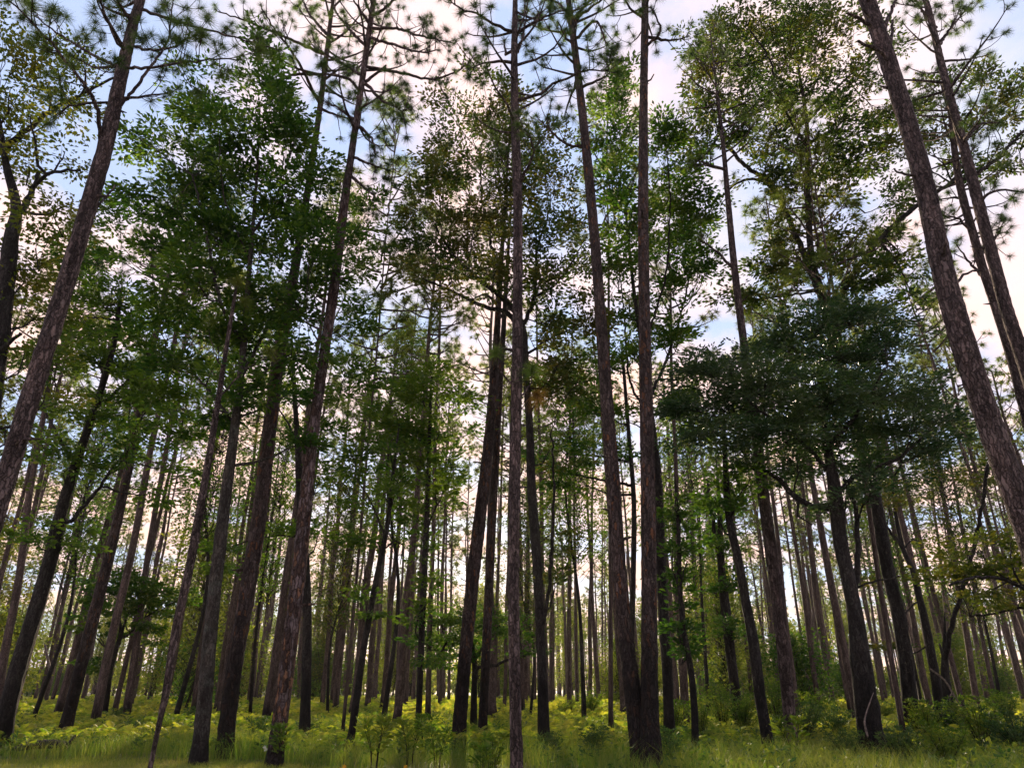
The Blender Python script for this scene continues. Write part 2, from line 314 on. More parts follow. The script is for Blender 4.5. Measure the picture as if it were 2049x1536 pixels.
# ------------------------------------------------------------------ undergrowth (nobody could count it)
def blades(mb, pos, h, w, lean=.35):
    n = len(pos); a = rng.uniform(0, 2 * np.pi, n); H = (h * rng.uniform(.45, 1.15, n))[:, None]
    s = np.stack([np.cos(a), np.sin(a), np.zeros(n)], -1) * w * rng.uniform(.6, 1.2, (n, 1)) * .5
    b = rng.uniform(0, 2 * np.pi, n); l = np.stack([np.cos(b), np.sin(b), np.zeros(n)], -1) * (H * lean * rng.uniform(.1, 1.3, (n, 1)))
    up = np.array([[0, 0, 1.]])
    m = pos + l * .3 + up * H * .55; t = pos + l + up * H * (1 - .12 * lean)
    V = np.stack([pos - s, pos + s, m + s * .8, m - s * .8, t], 1).reshape(-1, 3); i = np.arange(n)[:, None] * 5
    mb.add(V, i + [0, 1, 2, 3], i + [3, 2, 4])
def scatter(n, d0, d1, spread=.86, power=1.0):
    d = np.sqrt(rng.uniform(d0 ** 2, d1 ** 2, n)); x = rng.uniform(-1, 1, n) * d * spread
    return x, d
def patch(x, y, s=.35, k=0): return .5 + .5 * np.sin(x * s + 2.1 * np.sin(y * s * .8 + k)) * np.cos(y * s * 1.1 + 1.4 * np.sin(x * s * .6 + k))
def on_ground(x, y, dz=0): return np.stack([x, y, gz(x, y) + dz], -1)
g1 = MB()
x, y = scatter(150000, 9.5, 30); ed = np.array([edge_y(a) for a in x]) + .3 * np.sin(x * 2.1)
k = y > ed + rng.uniform(-.2, .6, len(x)); x, y = x[k], y[k]
hh = .36 + .40 * patch(x, y, .5, 1.0)
blades(g1, on_ground(x, y, -.02), hh, .009, .55)
x, y = scatter(90000, 28, 75); blades(g1, on_ground(x, y, -.02), .5, .022, .6)
# tussocks with long pale blades at the near edge
for _ in range(230):
    d = random.uniform(10.5, 17); xx_ = random.uniform(-.85, .85) * d
    if d < edge_y(xx_) + .2: continue
    n = random.randint(14, 34); pp = np.stack([rng.normal(xx_, .09, n), rng.normal(d, .09, n), np.full(n, -.06)], -1)
    blades(g1, pp, random.uniform(.5, .85), .011, .7)
tag(g1.build('tall_grass', ['grass']), 'tall green and straw coloured grass covering the forest floor', 'grass', None, 'stuff')
g2 = MB(); x, y = scatter(190000, 11.5, 18.5); ed = np.array([edge_y(a) for a in x]); k = (y < ed + .4); x, y = x[k], y[k]
k = rng.uniform(0, 1, len(x)) < .35 + .65 * patch(x, y, 1.3, 2.); x, y = x[k], y[k]
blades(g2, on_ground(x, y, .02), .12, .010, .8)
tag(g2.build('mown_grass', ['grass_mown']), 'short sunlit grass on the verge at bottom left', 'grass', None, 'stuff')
def frond_template(L=.75, pairs=11, wd=.012):
    V = []; T = []
    for k in range(pairs):
        s = (k + 1) / (pairs + 1.0); w = L * .42 * math.sin(math.pi * min(1, (1 - s) * .95 + .08)) ** .8 * (1.15 - s * .3)
        y0 = L * (.22 + .78 * s); z0 = -.30 * L * s * s
        for sg in (-1, 1):
            b = len(V); V += [(0, y0 - .006, z0), (sg * w * .5, y0 + w * .05 - wd, z0 - .015), (sg * w, y0 + w * .28, z0 - .04 - w * .12), (sg * w * .5, y0 + w * .12 + wd, z0 - .012), (0, y0 + .006, z0)]
            T += [(b, b + 1, b + 4), (b + 1, b + 3, b + 4), (b + 1, b + 2, b + 3)]
    b = len(V); V += [(-.004, 0, -.0), (.004, 0, 0), (0, L, -.3 * L)]; T += [(b, b + 1, b + 2)]
    return np.array(V), np.array(T)
def add_ferns(mb, x, y, h, pairs, L):
    FV, FT = frond_template(L, pairs, .011 if pairs > 6 else .026); n = len(x)
    a = rng.uniform(0, 2 * np.pi, n); tilt = rng.uniform(.35, 1.15, n); sc = rng.uniform(.6, 1.15, n)
    ca, sa, ct, st_ = np.cos(a), np.sin(a), np.cos(tilt), np.sin(tilt)
    v = FV[None] * sc[:, None, None]
    yy = v[..., 1] * ct[:, None] - v[..., 2] * st_[:, None]; zz = v[..., 1] * st_[:, None] + v[..., 2] * ct[:, None]
    X = v[..., 0] * ca[:, None] - yy * sa[:, None]; Y_ = v[..., 0] * sa[:, None] + yy * ca[:, None]
    base = on_ground(x, y, 0); base[:, 2] += h * rng.uniform(.45, 1.1, n)
    P = np.stack([X, Y_, zz], -1) + base[:, None]
    T = (FT[None] + (np.arange(n) * len(FV))[:, None, None]).reshape(-1, 3)
    mb.add(P.reshape(-1, 3), None, T)
    blades(mb, on_ground(x, y, -.02), base[:, 2] - on_ground(x, y)[:, 2], .012, .02)
fm = MB()
x, y = scatter(27000, 19.5, 42); k = rng.uniform(0, 1, len(x)) < .25 + .75 * patch(x, y, .33, .4); add_ferns(fm, x[k], y[k], .38, 7, .34)
x, y = scatter(20000, 38, 82); add_ferns(fm, x, y, .44, 5, .62)
tag(fm.build('bracken_fern', ['fern']), 'yellow green bracken ferns spread between the trunks', 'fern', None, 'stuff')
hm = MB()
for (n, d0, d1, bias, hgt) in [(2600, 11.5, 22, 1.5, .42), (3200, 20, 45, .5, .5)]:
    x, y = scatter(n, d0, d1); ed = np.array([edge_y(a) for a in x]); k = (y > ed + .8) & (rng.uniform(0, 1, n) < np.clip(.10 + .5 * patch(x, y, .9, 3.3) ** 2 + bias * .22 * np.clip(x / d1 * 2, 0, 1), 0, 1)); x, y = x[k], y[k]; n = len(x)
    for q in range(2):
        hq = hgt * rng.uniform(.5, 1.3, n); m_ = 9; top = on_ground(x, y); top[:, 2] += hq
        Cc = np.repeat(top, m_, 0); dd = rng.normal(size=(n * m_, 3)) * [1, 1, .35]; Cc = Cc + unit(dd) * rng.uniform(0, .10, (n * m_, 1)) - [0, 0, 1] * rng.uniform(0, .22, (n * m_, 1))
        add_leaves(hm, Cc, unit(unit(dd) + [0, 0, .35]), .14, .05, q, .5); x = x + rng.normal(0, .35, n); y = y + rng.normal(0, .35, n)
tag(hm.build('herb_layer', ['shrub_dark', 'shrub']), 'low leafy herbs and seedlings mixed through the grass', 'ground cover', None, 'stuff')
# ------------------------------------------------------------------ pines
def bezier_up(p, dirv, L, n=5, curl=.5):
    """a limb that leaves along dirv and curls upward"""
    out = [np.array(p, float)]; d = unit(np.array(dirv, float)); q = out[0]
    for k in range(n):
        d = unit(d + np.array([rng.normal(0, .10), rng.normal(0, .10), curl * (.10 + .30 * k / n) + rng.normal(0, .08)])); q = q + d * L / n; out.append(q)
    return np.array(out)
def clothe_limb(wood, tp, td, limb, r0, start=.3, dens=2.0, twig=.7, sides=5, mi=0, minr=.008, sub=True):
    L = np.sum(np.linalg.norm(np.diff(limb, axis=0), axis=1)); n = len(limb)
    nt_ = max(2, int(L * (1 - start) * dens + .5))
    for _ in range(nt_):
        s = random.uniform(start, 1) ** .8; f = s * (n - 1); a = min(int(f), n - 2); p = limb[a] + (limb[a + 1] - limb[a]) * (f - a)
        ax = unit(limb[a + 1] - limb[a]); sidev = unit(np.cross(ax, rng.normal(size=3)))
        dv_ = unit(ax * random.uniform(.3, 1.0) + sidev * .9 + np.array([0, 0, -.15]))
        tl = twig * random.uniform(.45, 1.3) * (1.15 - .5 * s)
        t = bezier_up(p, dv_, tl, 4, 1.1); tube(wood, t, np.linspace(max(minr, r0 * .28), minr * .8, len(t)), 4 if sides > 4 else 3, mi)
        tp.append(t[-1]); td.append(unit(t[-1] - t[-2]))
        if sub and random.random() < .45:
            q = t[2]; t2 = bezier_up(q, unit(dv_ + rng.normal(size=3) * .7), tl * .5, 3, 1.2); tube(wood, t2, np.linspace(minr, minr * .8, len(t2)), 3, mi)
            tp.append(t2[-1]); td.append(unit(t2[-1] - t2[-2]))
    tp.append(limb[-1]); td.append(unit(limb[-1] - limb[-2]))
def gen_crown(wood, tp, td, axis, z0, z1, nl, Lmax, dens=1.5, sides=5, minr=.010, shape=1.0, start=.35):
    """whorled live limbs of a longleaf pine along the axis function between heights"""
    for k in range(nl):
        s = (k + random.random()) / nl; z = z0 + (z1 - z0) * s; p = axis(z)
        a = random.uniform(0, 2 * math.pi); L = Lmax * (1 - s) ** .55 * random.uniform(.45, 1.05) * (.55 + .45 * min(1, s * 4)) + .3
        rise = .05 + .9 * s * s + random.uniform(-.15, .25)
        limb = bezier_up(p, (math.cos(a), math.sin(a), rise), L, 6, .55)
        r0 = .012 + .016 * L; tube(wood, limb, np.linspace(r0, minr, len(limb)), sides, 0)
        clothe_limb(wood, tp, td, limb, r0, start, dens, .75, sides, 0, minr)
def pine_variant(H, z0f, nl, Lmax, bend, needles, nn, nw, dens, seed):
    """returns (trunk mesh, crown mesh) built at the origin: unit radius factor applied through scale"""
    random.seed(seed); global rng; rng = np.random.default_rng(seed)
    zs = np.linspace(-.15, H, 26); ax = lambda z: np.array([bend * math.sin(z / H * 2.6 + seed) + .05 * math.sin(z * .9 + seed), bend * .6 * math.sin(z / H * 3.3 + seed * 2) + .04 * math.sin(z * .7), z])
    off = ax(0); axis = lambda z: ax(z) - np.array([off[0], off[1], 0])
    r = .20 * (1 - .80 * (np.clip(zs, 0, H) / H) ** 1.25) + .004
    t = MB(); tube(t, [axis(z) for z in zs], r, 9, 0, .035, .30)
    for _ in range(random.randint(2, 6)):     # dead stubs below the crown
        z = random.uniform(H * .3, H * z0f); a = random.uniform(0, 6.28); l = bezier_up(axis(z), (math.cos(a), math.sin(a), .1), random.uniform(.3, 1.1), 3, .2); tube(t, l, np.linspace(.028, .010, 4), 4)
    w = MB(); tp, td = [], []
    gen_crown(w, tp, td, axis, H * z0f, H * .985, nl, Lmax, dens, 4, .012)
    tp.append(axis(H)); td.append(np.array([0, 0, 1.])); add_tufts(w, tp, td, .34, nw, nn, 1)
    return t, w, needles
VAR = []
for sidx, (H, z0f, nl, Lm, bend) in enumerate([(24, .56, 50, 3.4, .25), (26, .62, 46, 3.0, .15), (22, .48, 50, 2.9, .35), (25, .64, 42, 3.6, .2), (23, .46, 54, 2.7, .1), (27, .62, 46, 3.4, .3)]):
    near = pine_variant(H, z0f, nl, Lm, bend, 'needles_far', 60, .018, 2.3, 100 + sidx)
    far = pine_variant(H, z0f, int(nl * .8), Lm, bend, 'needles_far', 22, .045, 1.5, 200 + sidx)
    VAR.append((H, near, far))
PROTO = {}
def place_pine(x, y, diam, height, lean, rot, far, vi, bark='pine_far'):
    H, near, fr = VAR[vi]; key = (vi, far)
    root = empty('pine_tree', (x, y, float(gz(x, y)))); 
    if key not in PROTO:
        t, w, nd = fr if far else near
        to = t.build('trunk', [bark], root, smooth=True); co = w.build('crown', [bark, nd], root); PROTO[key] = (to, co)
    else:
        to, co = [o.copy() for o in PROTO[key]]
        for o in (to, co): o.parent = root; S.collection.objects.link(o)
    s = height / H; q = diam / .40
    to.scale = (q, q, s); co.scale = (s, s, s)
    # trunk bends scale with q, keep the crown on the bole
    root.rotation_mode = 'QUATERNION'
    v = Vector(lean).normalized(); root.rotation_quaternion = v.to_track_quat('Z', 'X') @ Matrix.Rotation(rot, 3, 'Z').to_quaternion()
    return root
random.seed(5); rng = np.random.default_rng(5)
def limb_px(spec, d, w0=6, dy=None):
    """limb given in photo pixels; it swings in depth along its length"""
    L = len(spec); sw = random.choice([-1, 1]) * random.uniform(.25, .6) if dy is None else dy
    p0 = unp(*spec[0], d); pl = unp(*spec[-1], d); tot = np.linalg.norm(pl - p0)
    return np.array([unp(a, b, d + sw * tot * (k / max(1, L - 1))) for k, (a, b) in enumerate(spec)])
def hero_pine(label, pts, d, H, limbs, crown_z, bark='pine_bark', nl=26, Lmax=3.2, needles='needles', limbw=7, ndl=.27, extra=None, wk=1, nn=85):
    """pts: (px,py,width px) from the ground up; above the last point the bole goes on to height H"""
    P = []
    for (a, b, w) in pts:
        p = unp(a, b, d); P.append((*p, width_m(w, a, b, d) / 2 * (.84 if pts[0][2] >= 30 else .95) * wk))
    P = np.array(P)
    # down to the ground
    k = (P[1] - P[0]) / max(.3, P[1, 2] - P[0, 2]); b0 = P[0] - k * (P[0, 2] + .15); b0[3] = P[0, 3] * 1.12
    if P[0, 2] > .1: P = np.vstack([b0, P])
    # on to the top
    top = P[-1]; dirv = P[-1] - P[-3]; dirv = dirv / dirv[2]
    if top[2] < H - 1:
        for f in (.35, .7, 1.0):
            z = top[2] + (H - top[2]) * f; q = top + dirv * (z - top[2]); q[3] = top[3] * (1 - f * .85); q[2] = z; q[1] += .3 * f; P = np.vstack([P, q])
    path = smooth_path(P, .13); path[:, 3] = np.clip(path[:, 3], .012, None)
    base = path[0, :3].copy(); base[2] = 0; root = empty('pine_tree', base)
    tag(root, label, 'pine tree', 'near pines')
    t = MB(); tube(t, path[:, :3], path[:, 3], 26, 0, .034, .32)
    t.build('trunk', [bark], root, base, smooth=False if bark == 'x' else True)
    zs = path[:, 2]; axis = lambda z: np.array([np.interp(z, zs, path[:, c_]) for c_ in range(3)])
    rad = lambda z: float(np.interp(z, zs, path[:, 3]))
    for _ in range(random.randint(5, 9)):      # broken stubs and knots up the bare bole
        z = random.uniform(3.0, min(crown_z, H * .75)); a_ = random.uniform(0, 6.28); rr_ = rad(z); kl = random.uniform(.06, .38) * random.choice([.5, 1, 1])
        st = bezier_up(axis(z), (math.cos(a_), math.sin(a_), random.uniform(-.2, .5)), rr_ + kl, 3, .2); sm_ = MB(); tube(sm_, st, np.linspace(rr_ * .30 + .008, .010, 4), 6, 0, .08); sm_.build('stub', [bark], root, base)
    tp, td = [], []; w = MB()
    for sp in limbs:
        tuf = True; lw = limbw
        if isinstance(sp, tuple): sp, tuf, lw = sp
        L = smooth_path(limb_px(sp, d), .12); L = L + rng.normal(0, .012, L.shape); L[0] = axis(L[0, 2])
        r0 = width_m(lw, *sp[0], d) / 2; lb = MB(); tube(lb, L, np.linspace(r0, max(.009, r0 * (.3 if tuf else .55)), len(L)), 8, 0, .03)
        lb.build('limb', [bark], root, base, smooth=True)
        if tuf: clothe_limb(w, tp, td, L, r0, .2, 5.2, .8, 5, 0, .009)
    if nl: gen_crown(w, tp, td, axis, crown_z, H, int(nl * 1.3), Lmax, 2.4, 5, .011)
    add_tufts(w, tp, td, ndl, .0075, int(nn * 1.3), 1)
    if extra: extra(w, d)
    if w.n: w.build('crown', [bark, needles, 'needles_young', 'needles_dead'], root, base)
    return root
def z_at(py, d): return float(unp(1024, py, d)[2])
# --- P1, leaning at the left edge
hero_pine('stout pine at the left edge leaning right, with curling needled limbs',
  [(-150, 1440, 58), (-78, 1240, 54), (-5, 1015, 50), (62, 790, 50), (125, 590, 47), (178, 410, 43), (214, 280, 39), (245, 140, 33), (266, 50, 27), (281, 0, 25)], 11.0, 27,
  [[(232, 225), (290, 150), (335, 80), (344, 20), (350, -30)], [(243, 134), (300, 135), (390, 122), (480, 118)], [(238, 200), (290, 192), (345, 186)],
   [(232, 133), (171, 102), (137, 82), (85, 44), (60, 10)], ([(200, 292), (195, 222), (164, 164), (113, 99), (68, 51), (17, 0)], True, 9), [(238, 102), (222, 58), (195, 7), (188, -30)],
   [(278, 18), (360, 45), (470, 75), (560, 100)], ([(171, 440), (205, 403), (232, 372)], False, 6), ([(192, 205), (150, 210), (105, 235)], True, 5), [(270, 40), (235, 10), (215, -40)],
   [(255, 90), (300, 100), (350, 92), (400, 60)]], 13.5, nl=22, Lmax=3.2, wk=.84)
# --- P2, orange flecked
hero_pine('flecked pine with pale orange flaking plates low on its trunk',
  [(552, 1500, 46), (575, 1330, 46), (600, 1120, 42), (622, 900, 35), (650, 700, 31), (668, 580, 29), (690, 400, 24), (712, 250, 19), (735, 90, 17), (748, 0, 14)], 16.0, 25,
  [([(728, 167), (772, 133)], False, 7), [(735, 133), (817, 150), (871, 157), (919, 140), (953, 109)], [(741, 58), (793, 58), (844, 73), (909, 88)], [(748, 34), (789, 0), (800, -30)],
   [(716, 250), (745, 280), (752, 314)], [(700, 312), (741, 328), (779, 342)], [(708, 240), (680, 219), (645, 200)], [(731, 165), (765, 201), (800, 219), (810, 246)],
   [(722, 150), (690, 130), (650, 108), (610, 80)], [(735, 95), (700, 60), (670, 20), (655, -20)], [(724, 190), (700, 160), (660, 150), (620, 150)], [(742, 50), (720, 20), (700, -10)], [(738, 75), (790, 90), (840, 105), (880, 100)],
   [(700, 350), (735, 380), (755, 400)]], 16.0, 'pine_flaky', wk=.80, nl=20, Lmax=2.6, ndl=.24)
# --- P3
hero_pine('stoutest dark plated pine of the left half, its upper bole behind oak leaves',
  [(450, 1490, 54), (468, 1340, 52), (492, 1200, 50), (516, 1050, 48), (535, 900, 44), (556, 740, 38), (576, 620, 34), (600, 480, 26), (625, 320, 20), (645, 180, 17), (664, 20, 12)], 17.6, 26,
  [[(635, 200), (594, 120), (547, 55), (520, 10)], [(640, 170), (675, 140), (700, 130)], [(634, 215), (660, 225), (700, 239)], [(650, 110), (581, 79), (495, 44), (430, 20)], [(646, 150), (590, 150), (540, 170), (500, 160)],
   [(655, 70), (620, 30), (600, -10)], [(625, 300), (590, 250), (560, 215)]], 19.0, 'pine_char', wk=.72, nl=18, Lmax=2.8, ndl=.24)
# --- P4 centre, with some pompoms of young needles
def pompoms(items):
    def f(w, d):
        for (a, b, s, mi, dn) in items:
            p = unp(a, b, d - .25)
            add_tufts(w, [p], [dn], .30, .006, 260, mi, droop=.35, scale=s)
    return f
hero_pine('slender straight middle pine running from the bottom edge to the top',
  [(1034, 1536, 30), (1029, 1300, 28), (1028, 1100, 27), (1031, 900, 26), (1035, 700, 25), (1036, 560, 23), (1036, 400, 22), (1031, 250, 20), (1029, 120, 16), (1031, 0, 12)], 11.8, 19.5,
  [[(1035, 202), (1083, 188), (1107, 167), (1148, 150), (1168, 142), (1216, 140), (1223, 120)], [(1022, 126), (998, 123), (977, 126), (936, 137)], [(1024, 65), (987, 48), (953, 27), (919, 17), (899, 0)],
   [(1033, 109), (1046, 75), (1056, 20)], [(1033, 68), (1090, 34), (1134, 20)], [(1038, 369), (1056, 335), (1066, 300), (1059, 263)], [(1028, 100), (1012, 110), (1010, 80)], ([(1036, 340), (1010, 330), (995, 290)], True, 4),
   ([(1036, 800), (1058, 775), (1064, 745)], False, 4), ([(1030, 780), (1000, 740), (992, 715)], False, 4)], 12.2, 'pine_bark', nl=14, Lmax=1.7, ndl=.23,
  extra=pompoms([(992, 700, 1.15, 1, (0, 0, 1)), (1065, 735, 1.2, 1, (0, 0, 1)), (1075, 790, .95, 3, (.3, -.2, -.4))]))
# --- P5, P6 fused at the foot
hero_pine('left one of the two big pines fused at the foot, leaning slightly left',
  [(1281, 1500, 50), (1268, 1400, 44), (1252, 1270, 40), (1238, 1130, 37), (1226, 960, 35), (1214, 800, 32), (1203, 650, 29), (1190, 480, 25), (1176, 330, 23), (1160, 180, 20), (1140, 20, 15)], 15.5, 25,
  [[(1157, 150), (1128, 236)][::1], [(1173, 294), (1138, 290), (1100, 260), (1073, 232)], [(1152, 95), (1130, 70), (1117, 44)], [(1147, 60), (1160, 30), (1172, 7)], [(1150, 80), (1192, 44), (1216, 92)],
   [(1142, 35), (1120, 10), (1090, -10)], [(1158, 175), (1200, 160), (1225, 140)], [(1145, 45), (1190, 10), (1230, -20)]], 18.0, 'pine_char', wk=.93, nl=16, Lmax=2.4, ndl=.25)
hero_pine('right one of the two big pines fused at the foot, rising straight up',
  [(1302, 1500, 50), (1300, 1400, 42), (1299, 1200, 38), (1297, 1000, 34), (1293, 800, 31), (1289, 600, 27), (1287, 400, 24), (1288, 200, 20), (1291, 0, 16)], 15.3, 26,
  [[(1291, 96), (1322, 61), (1302, 14)], [(1310, 75), (1346, 82), (1377, 72)], ([(1290, 167), (1302, 160), (1309, 150)], False, 4), [(1291, 40), (1260, 15), (1240, -20)]], 20.0, 'pine_char', nl=16, Lmax=2.4, ndl=.25)
# --- P7 right
hero_pine('largest trunk on the right, leaning left across the sky with broken branch stubs',
  [(2185, 1470, 70), (2130, 1290, 68), (2050, 1040, 64), (1985, 860, 60), (1928, 690, 56), (1882, 520, 50), (1845, 350, 46), (1796, 180, 42), (1735, 0, 36)], 10.0, 24,
  [([(1779, 150), (1769, 109), (1718, 82)], False, 10), ([(1773, 120), (1784, 80), (1786, 41)], False, 9), ([(1745, 58), (1720, 40), (1694, 27)], False, 9), ([(1765, 80), (1780, 30), (1797, -10)], False, 9),
   ([(1835, 355), (1805, 348), (1786, 338)], False, 6), ([(1815, 238), (1795, 236)], False, 5), ([(1905, 575), (1935, 545), (1975, 540)], False, 6)], 15.0, 'pine_bark', wk=.92, nl=20, Lmax=3.0)
# --- P8 pair behind it
hero_pine('brown pine right of the largest leaning trunk, thicker of two side by side',
  [(2175, 1150, 40), (2123, 960, 40), (2052, 732, 36), (2018, 632, 34), (1990, 529, 31), (1950, 376, 27), (1930, 300, 24), (1890, 154, 20), (1872, 79, 17), (1855, 10, 15)], 16.5, 24,
  [[(1880, 90), (1900, 60), (1945, 5)], [(1900, 180), (1870, 190), (1830, 200)], [(1875, 60), (1850, 30), (1830, 0)], [(1925, 290), (1960, 250), (2000, 245)], [(1958, 400), (2000, 380), (2049, 385)]], 16.0, nl=20, Lmax=2.8, ndl=.25, wk=.86)
hero_pine('thin grey pine right of the largest leaning trunk, slimmer of two side by side',
  [(2130, 1120, 20), (2070, 900, 20), (2029, 734, 19), (1998, 632, 18), (1964, 529, 17), (1948, 471, 16), (1926, 393, 15), (1913, 325, 13), (1902, 230, 10)], 18.0, 21,
  [[(1972, 560), (1940, 525), (1915, 490)], [(1955, 480), (1920, 440), (1880, 430)], [(1960, 510), (1990, 480), (2010, 440)], [(1940, 400), (1910, 395), (1880, 400)]], 14.0, nl=24, Lmax=2.2, ndl=.25)
# --- A,B leaning pair left of centre
hero_pine('thicker of two pines leaning right just left of the slender middle pine',
  [(918, 1466, 29), (932, 1300, 28), (947, 1150, 27), (962, 1020, 25), (976, 900, 22), (986, 790, 19), (993, 690, 15), (998, 600, 12)], 21.0, 23,
  [[(997, 610), (970, 590), (940, 600)], [(996, 640), (1020, 610), (1030, 570)]], 16.0, 'pine_char', nl=30, Lmax=2.2, ndl=.25, nn=60)
hero_pine('thinner of two pines leaning right just left of the slender middle pine',
  [(966, 1446, 19), (975, 1250, 19), (984, 1060, 17), (992, 920, 15), (999, 800, 13), (1005, 700, 11)], 23.0, 24, [], 17.0, 'pine_char', nl=28, Lmax=2.2, ndl=.25, nn=60)
# --- slender young pine with pompoms, left
hero_pine('crooked slender young pine left of the grey oak, with bright needle pompoms',
  [(306, 1508, 9), (318, 1450, 11), (332, 1380, 14), (352, 1260, 17), (378, 1140, 17), (400, 1020, 16), (424, 880, 13), (446, 740, 10), (462, 640, 8), (474, 570, 6)], 14.6, z_at(560, 14.6),
  [([(446, 740), (425, 690), (418, 660)], False, 3), ([(436, 800), (490, 740), (535, 715)], False, 4)], 9, 'pine_bark', nl=0,
  extra=pompoms([(476, 560, 1.1, 2, (0, 0, 1)), (492, 600, 1.0, 2, (.4, 0, .8)), (425, 640, .9, 2, (-.3, 0, .8)), (540, 700, 1.1, 2, (.4, 0, .7)), (700, 1050, .8, 1, (0, 0, 1))]))
hero_pine('brown pine with charred foot standing left of the crooked slender young pine',
  [(135, 1440, 26), (160, 1340, 24), (196, 1200, 22), (226, 1080, 20), (248, 980, 18), (270, 880, 16), (288, 780, 13)], 23.5, 23, [], 15.5, 'pine_char', nl=34, Lmax=2.6, ndl=.26, nn=60)
hero_pine('tall straight pine rising out of the shrubs right of centre, left of the swollen oak',
  [(1584, 1480, 24), (1570, 1330, 26), (1556, 1200, 26), (1540, 1080, 25), (1524, 960, 23), (1508, 830, 20), (1490, 700, 17), (1470, 540, 14), (1455, 380, 11), (1447, 290, 9)], 19.0, 25,
  [[(1470, 540), (1430, 500), (1400, 480)], [(1452, 340), (1420, 330), (1390, 320)]], 17.5, 'pine_bark', nl=26, Lmax=2.2, ndl=.25, nn=60)
# ------------------------------------------------------------------ broadleaved trees
NL = [0]
def hero_oak(name, cat, label, pts, d, limbs, blobs, leaf='leaf_green', bark='oak_bark', lsize=(.115, .052), dens=1.0, group='broadleaved trees under the pines', flat=.55, spray_r=.34, seg=12, depthk=1.0):
    P = np.array([(*unp(a, b, d), width_m(w, a, b, d) / 2) for a, b, w in pts])
    k = (P[1] - P[0]) / max(.3, P[1, 2] - P[0, 2]); b0 = P[0] - k * (P[0, 2] + .15); b0[3] = P[0, 3] * 1.2
    if P[0, 2] > .1: P = np.vstack([b0, P])
    P[1:-1, 1] += rng.normal(0, .05, len(P) - 2)
    tp_ = P[-1] + (P[-1] - P[-2]) / max(.1, np.linalg.norm((P[-1] - P[-2])[:3])) * min(1.8, 14 * P[-1, 3]); tp_[3] = .008; P = np.vstack([P, tp_])
    path = smooth_path(P, .2); path[:, 3] = np.clip(path[:, 3], .01, None)
    base = path[0, :3].copy(); base[2] = 0; root = empty(name, base); tag(root, label, cat, group)
    t = MB(); tube(t, path[:, :3], path[:, 3], seg, 0, .035, .35); t.build('trunk', [bark], root, base, smooth=True)
    skel = [path[len(path) // 3:]]
    for sp in limbs:
        w0, w1, sp = sp[0], sp[1], sp[2]; dy = random.choice([-1, 1]) * random.uniform(.1, .4)
        L0 = limb_px(sp, d, dy=dy); a = skel[0]; 
        L = smooth_path(L0, .15); L += rng.normal(0, .015, L.shape)
        if not (isinstance(sp, list) and len(sp) and sp[0] == 'free'):
            all_ = np.vstack(skel); j = np.argmin(np.linalg.norm(all_[:, :3] - L[0], axis=1)); L[0] = all_[j, :3]
        rr = np.linspace(width_m(w0, *sp[0], d) / 2, width_m(w1, *sp[-1], d) / 2, len(L)); lb = MB(); tube(lb, L, rr, 8, 0, .04)
        lb.build('limb', [bark], root, base, smooth=True); skel.append(np.column_stack([L, rr]))
    w = MB(); allp = np.vstack(skel); C, D = [], []
    for bl in blobs:
        a, b, rx, ry = bl[:4]; dn = bl[4] if len(bl) > 4 else 1.0
        mrx, mry = width_m(rx, a, b, d), width_m(ry, a, b, d); md = min(mrx, mry) * 1.05 * depthk + .25
        dyo = random.uniform(-.9, .9) * md * .8; c0 = unp(a, b, d + dyo)
        j = np.argmin(np.linalg.norm((allp[:, :3] - c0) * [1, 1, .8] - [0, 0, -.5], axis=1)); s0 = allp[j, :3]; r0 = min(allp[j, 3] * .7, .012 + .018 * np.linalg.norm(c0 - s0))
        midp = (s0 + c0) / 2 + rng.normal(0, .12, 3) + [0, 0, -.1]; br = smooth_path(np.array([s0, midp, c0]), .2); br = br + rng.normal(0, .02, br.shape); br[0] = s0
        tube(w, br, np.linspace(r0, .010, len(br)), 5, 0)
        area = math.pi * mrx * mry; ns = max(3, int(area * 6.6 * dn * dens))
        # sprays on a shell-weighted ellipsoid
        u = unit(rng.normal(size=(ns, 3))) * (rng.uniform(.0, 1, (ns, 1)) ** .45) * (1 + .26 * rng.normal(size=(ns, 1)))
        cs = c0 + u * [mrx, md, mry]
        cs[:, 2] -= .04
        for c_ in cs:
            f = random.uniform(.45, 1); st_ = br[int(f * (len(br) - 1))]; v = c_ - st_; ln = np.linalg.norm(v)
            if ln > .15: 
                m_ = st_ + v * .55 + np.array([0, 0, .08 * ln]) + rng.normal(0, .04 * ln, 3); tube(w, [st_, m_, c_], [.010, .006, .0035], 3, 0)
            out = unit(v + [0, 0, .1 * ln])
            nl = random.randint(48, 90); tt = rng.uniform(-.2, 1, (nl, 1)); sidev = rng.normal(size=(nl, 3)) * [1, 1, .22]
            C.append(c_ + out * [1, 1, .5] * tt * spray_r + sidev * spray_r * .58); D.append(unit(out * .5 + unit(sidev) + [0, 0, -.12]))
    add_leaves(w, np.vstack(C), np.vstack(D), lsize[0] * 1.60, lsize[1] * 1.62, 1, flat); NL[0] += sum(map(len, C))
    w.build('crown', [bark, leaf], root, base)
    return root
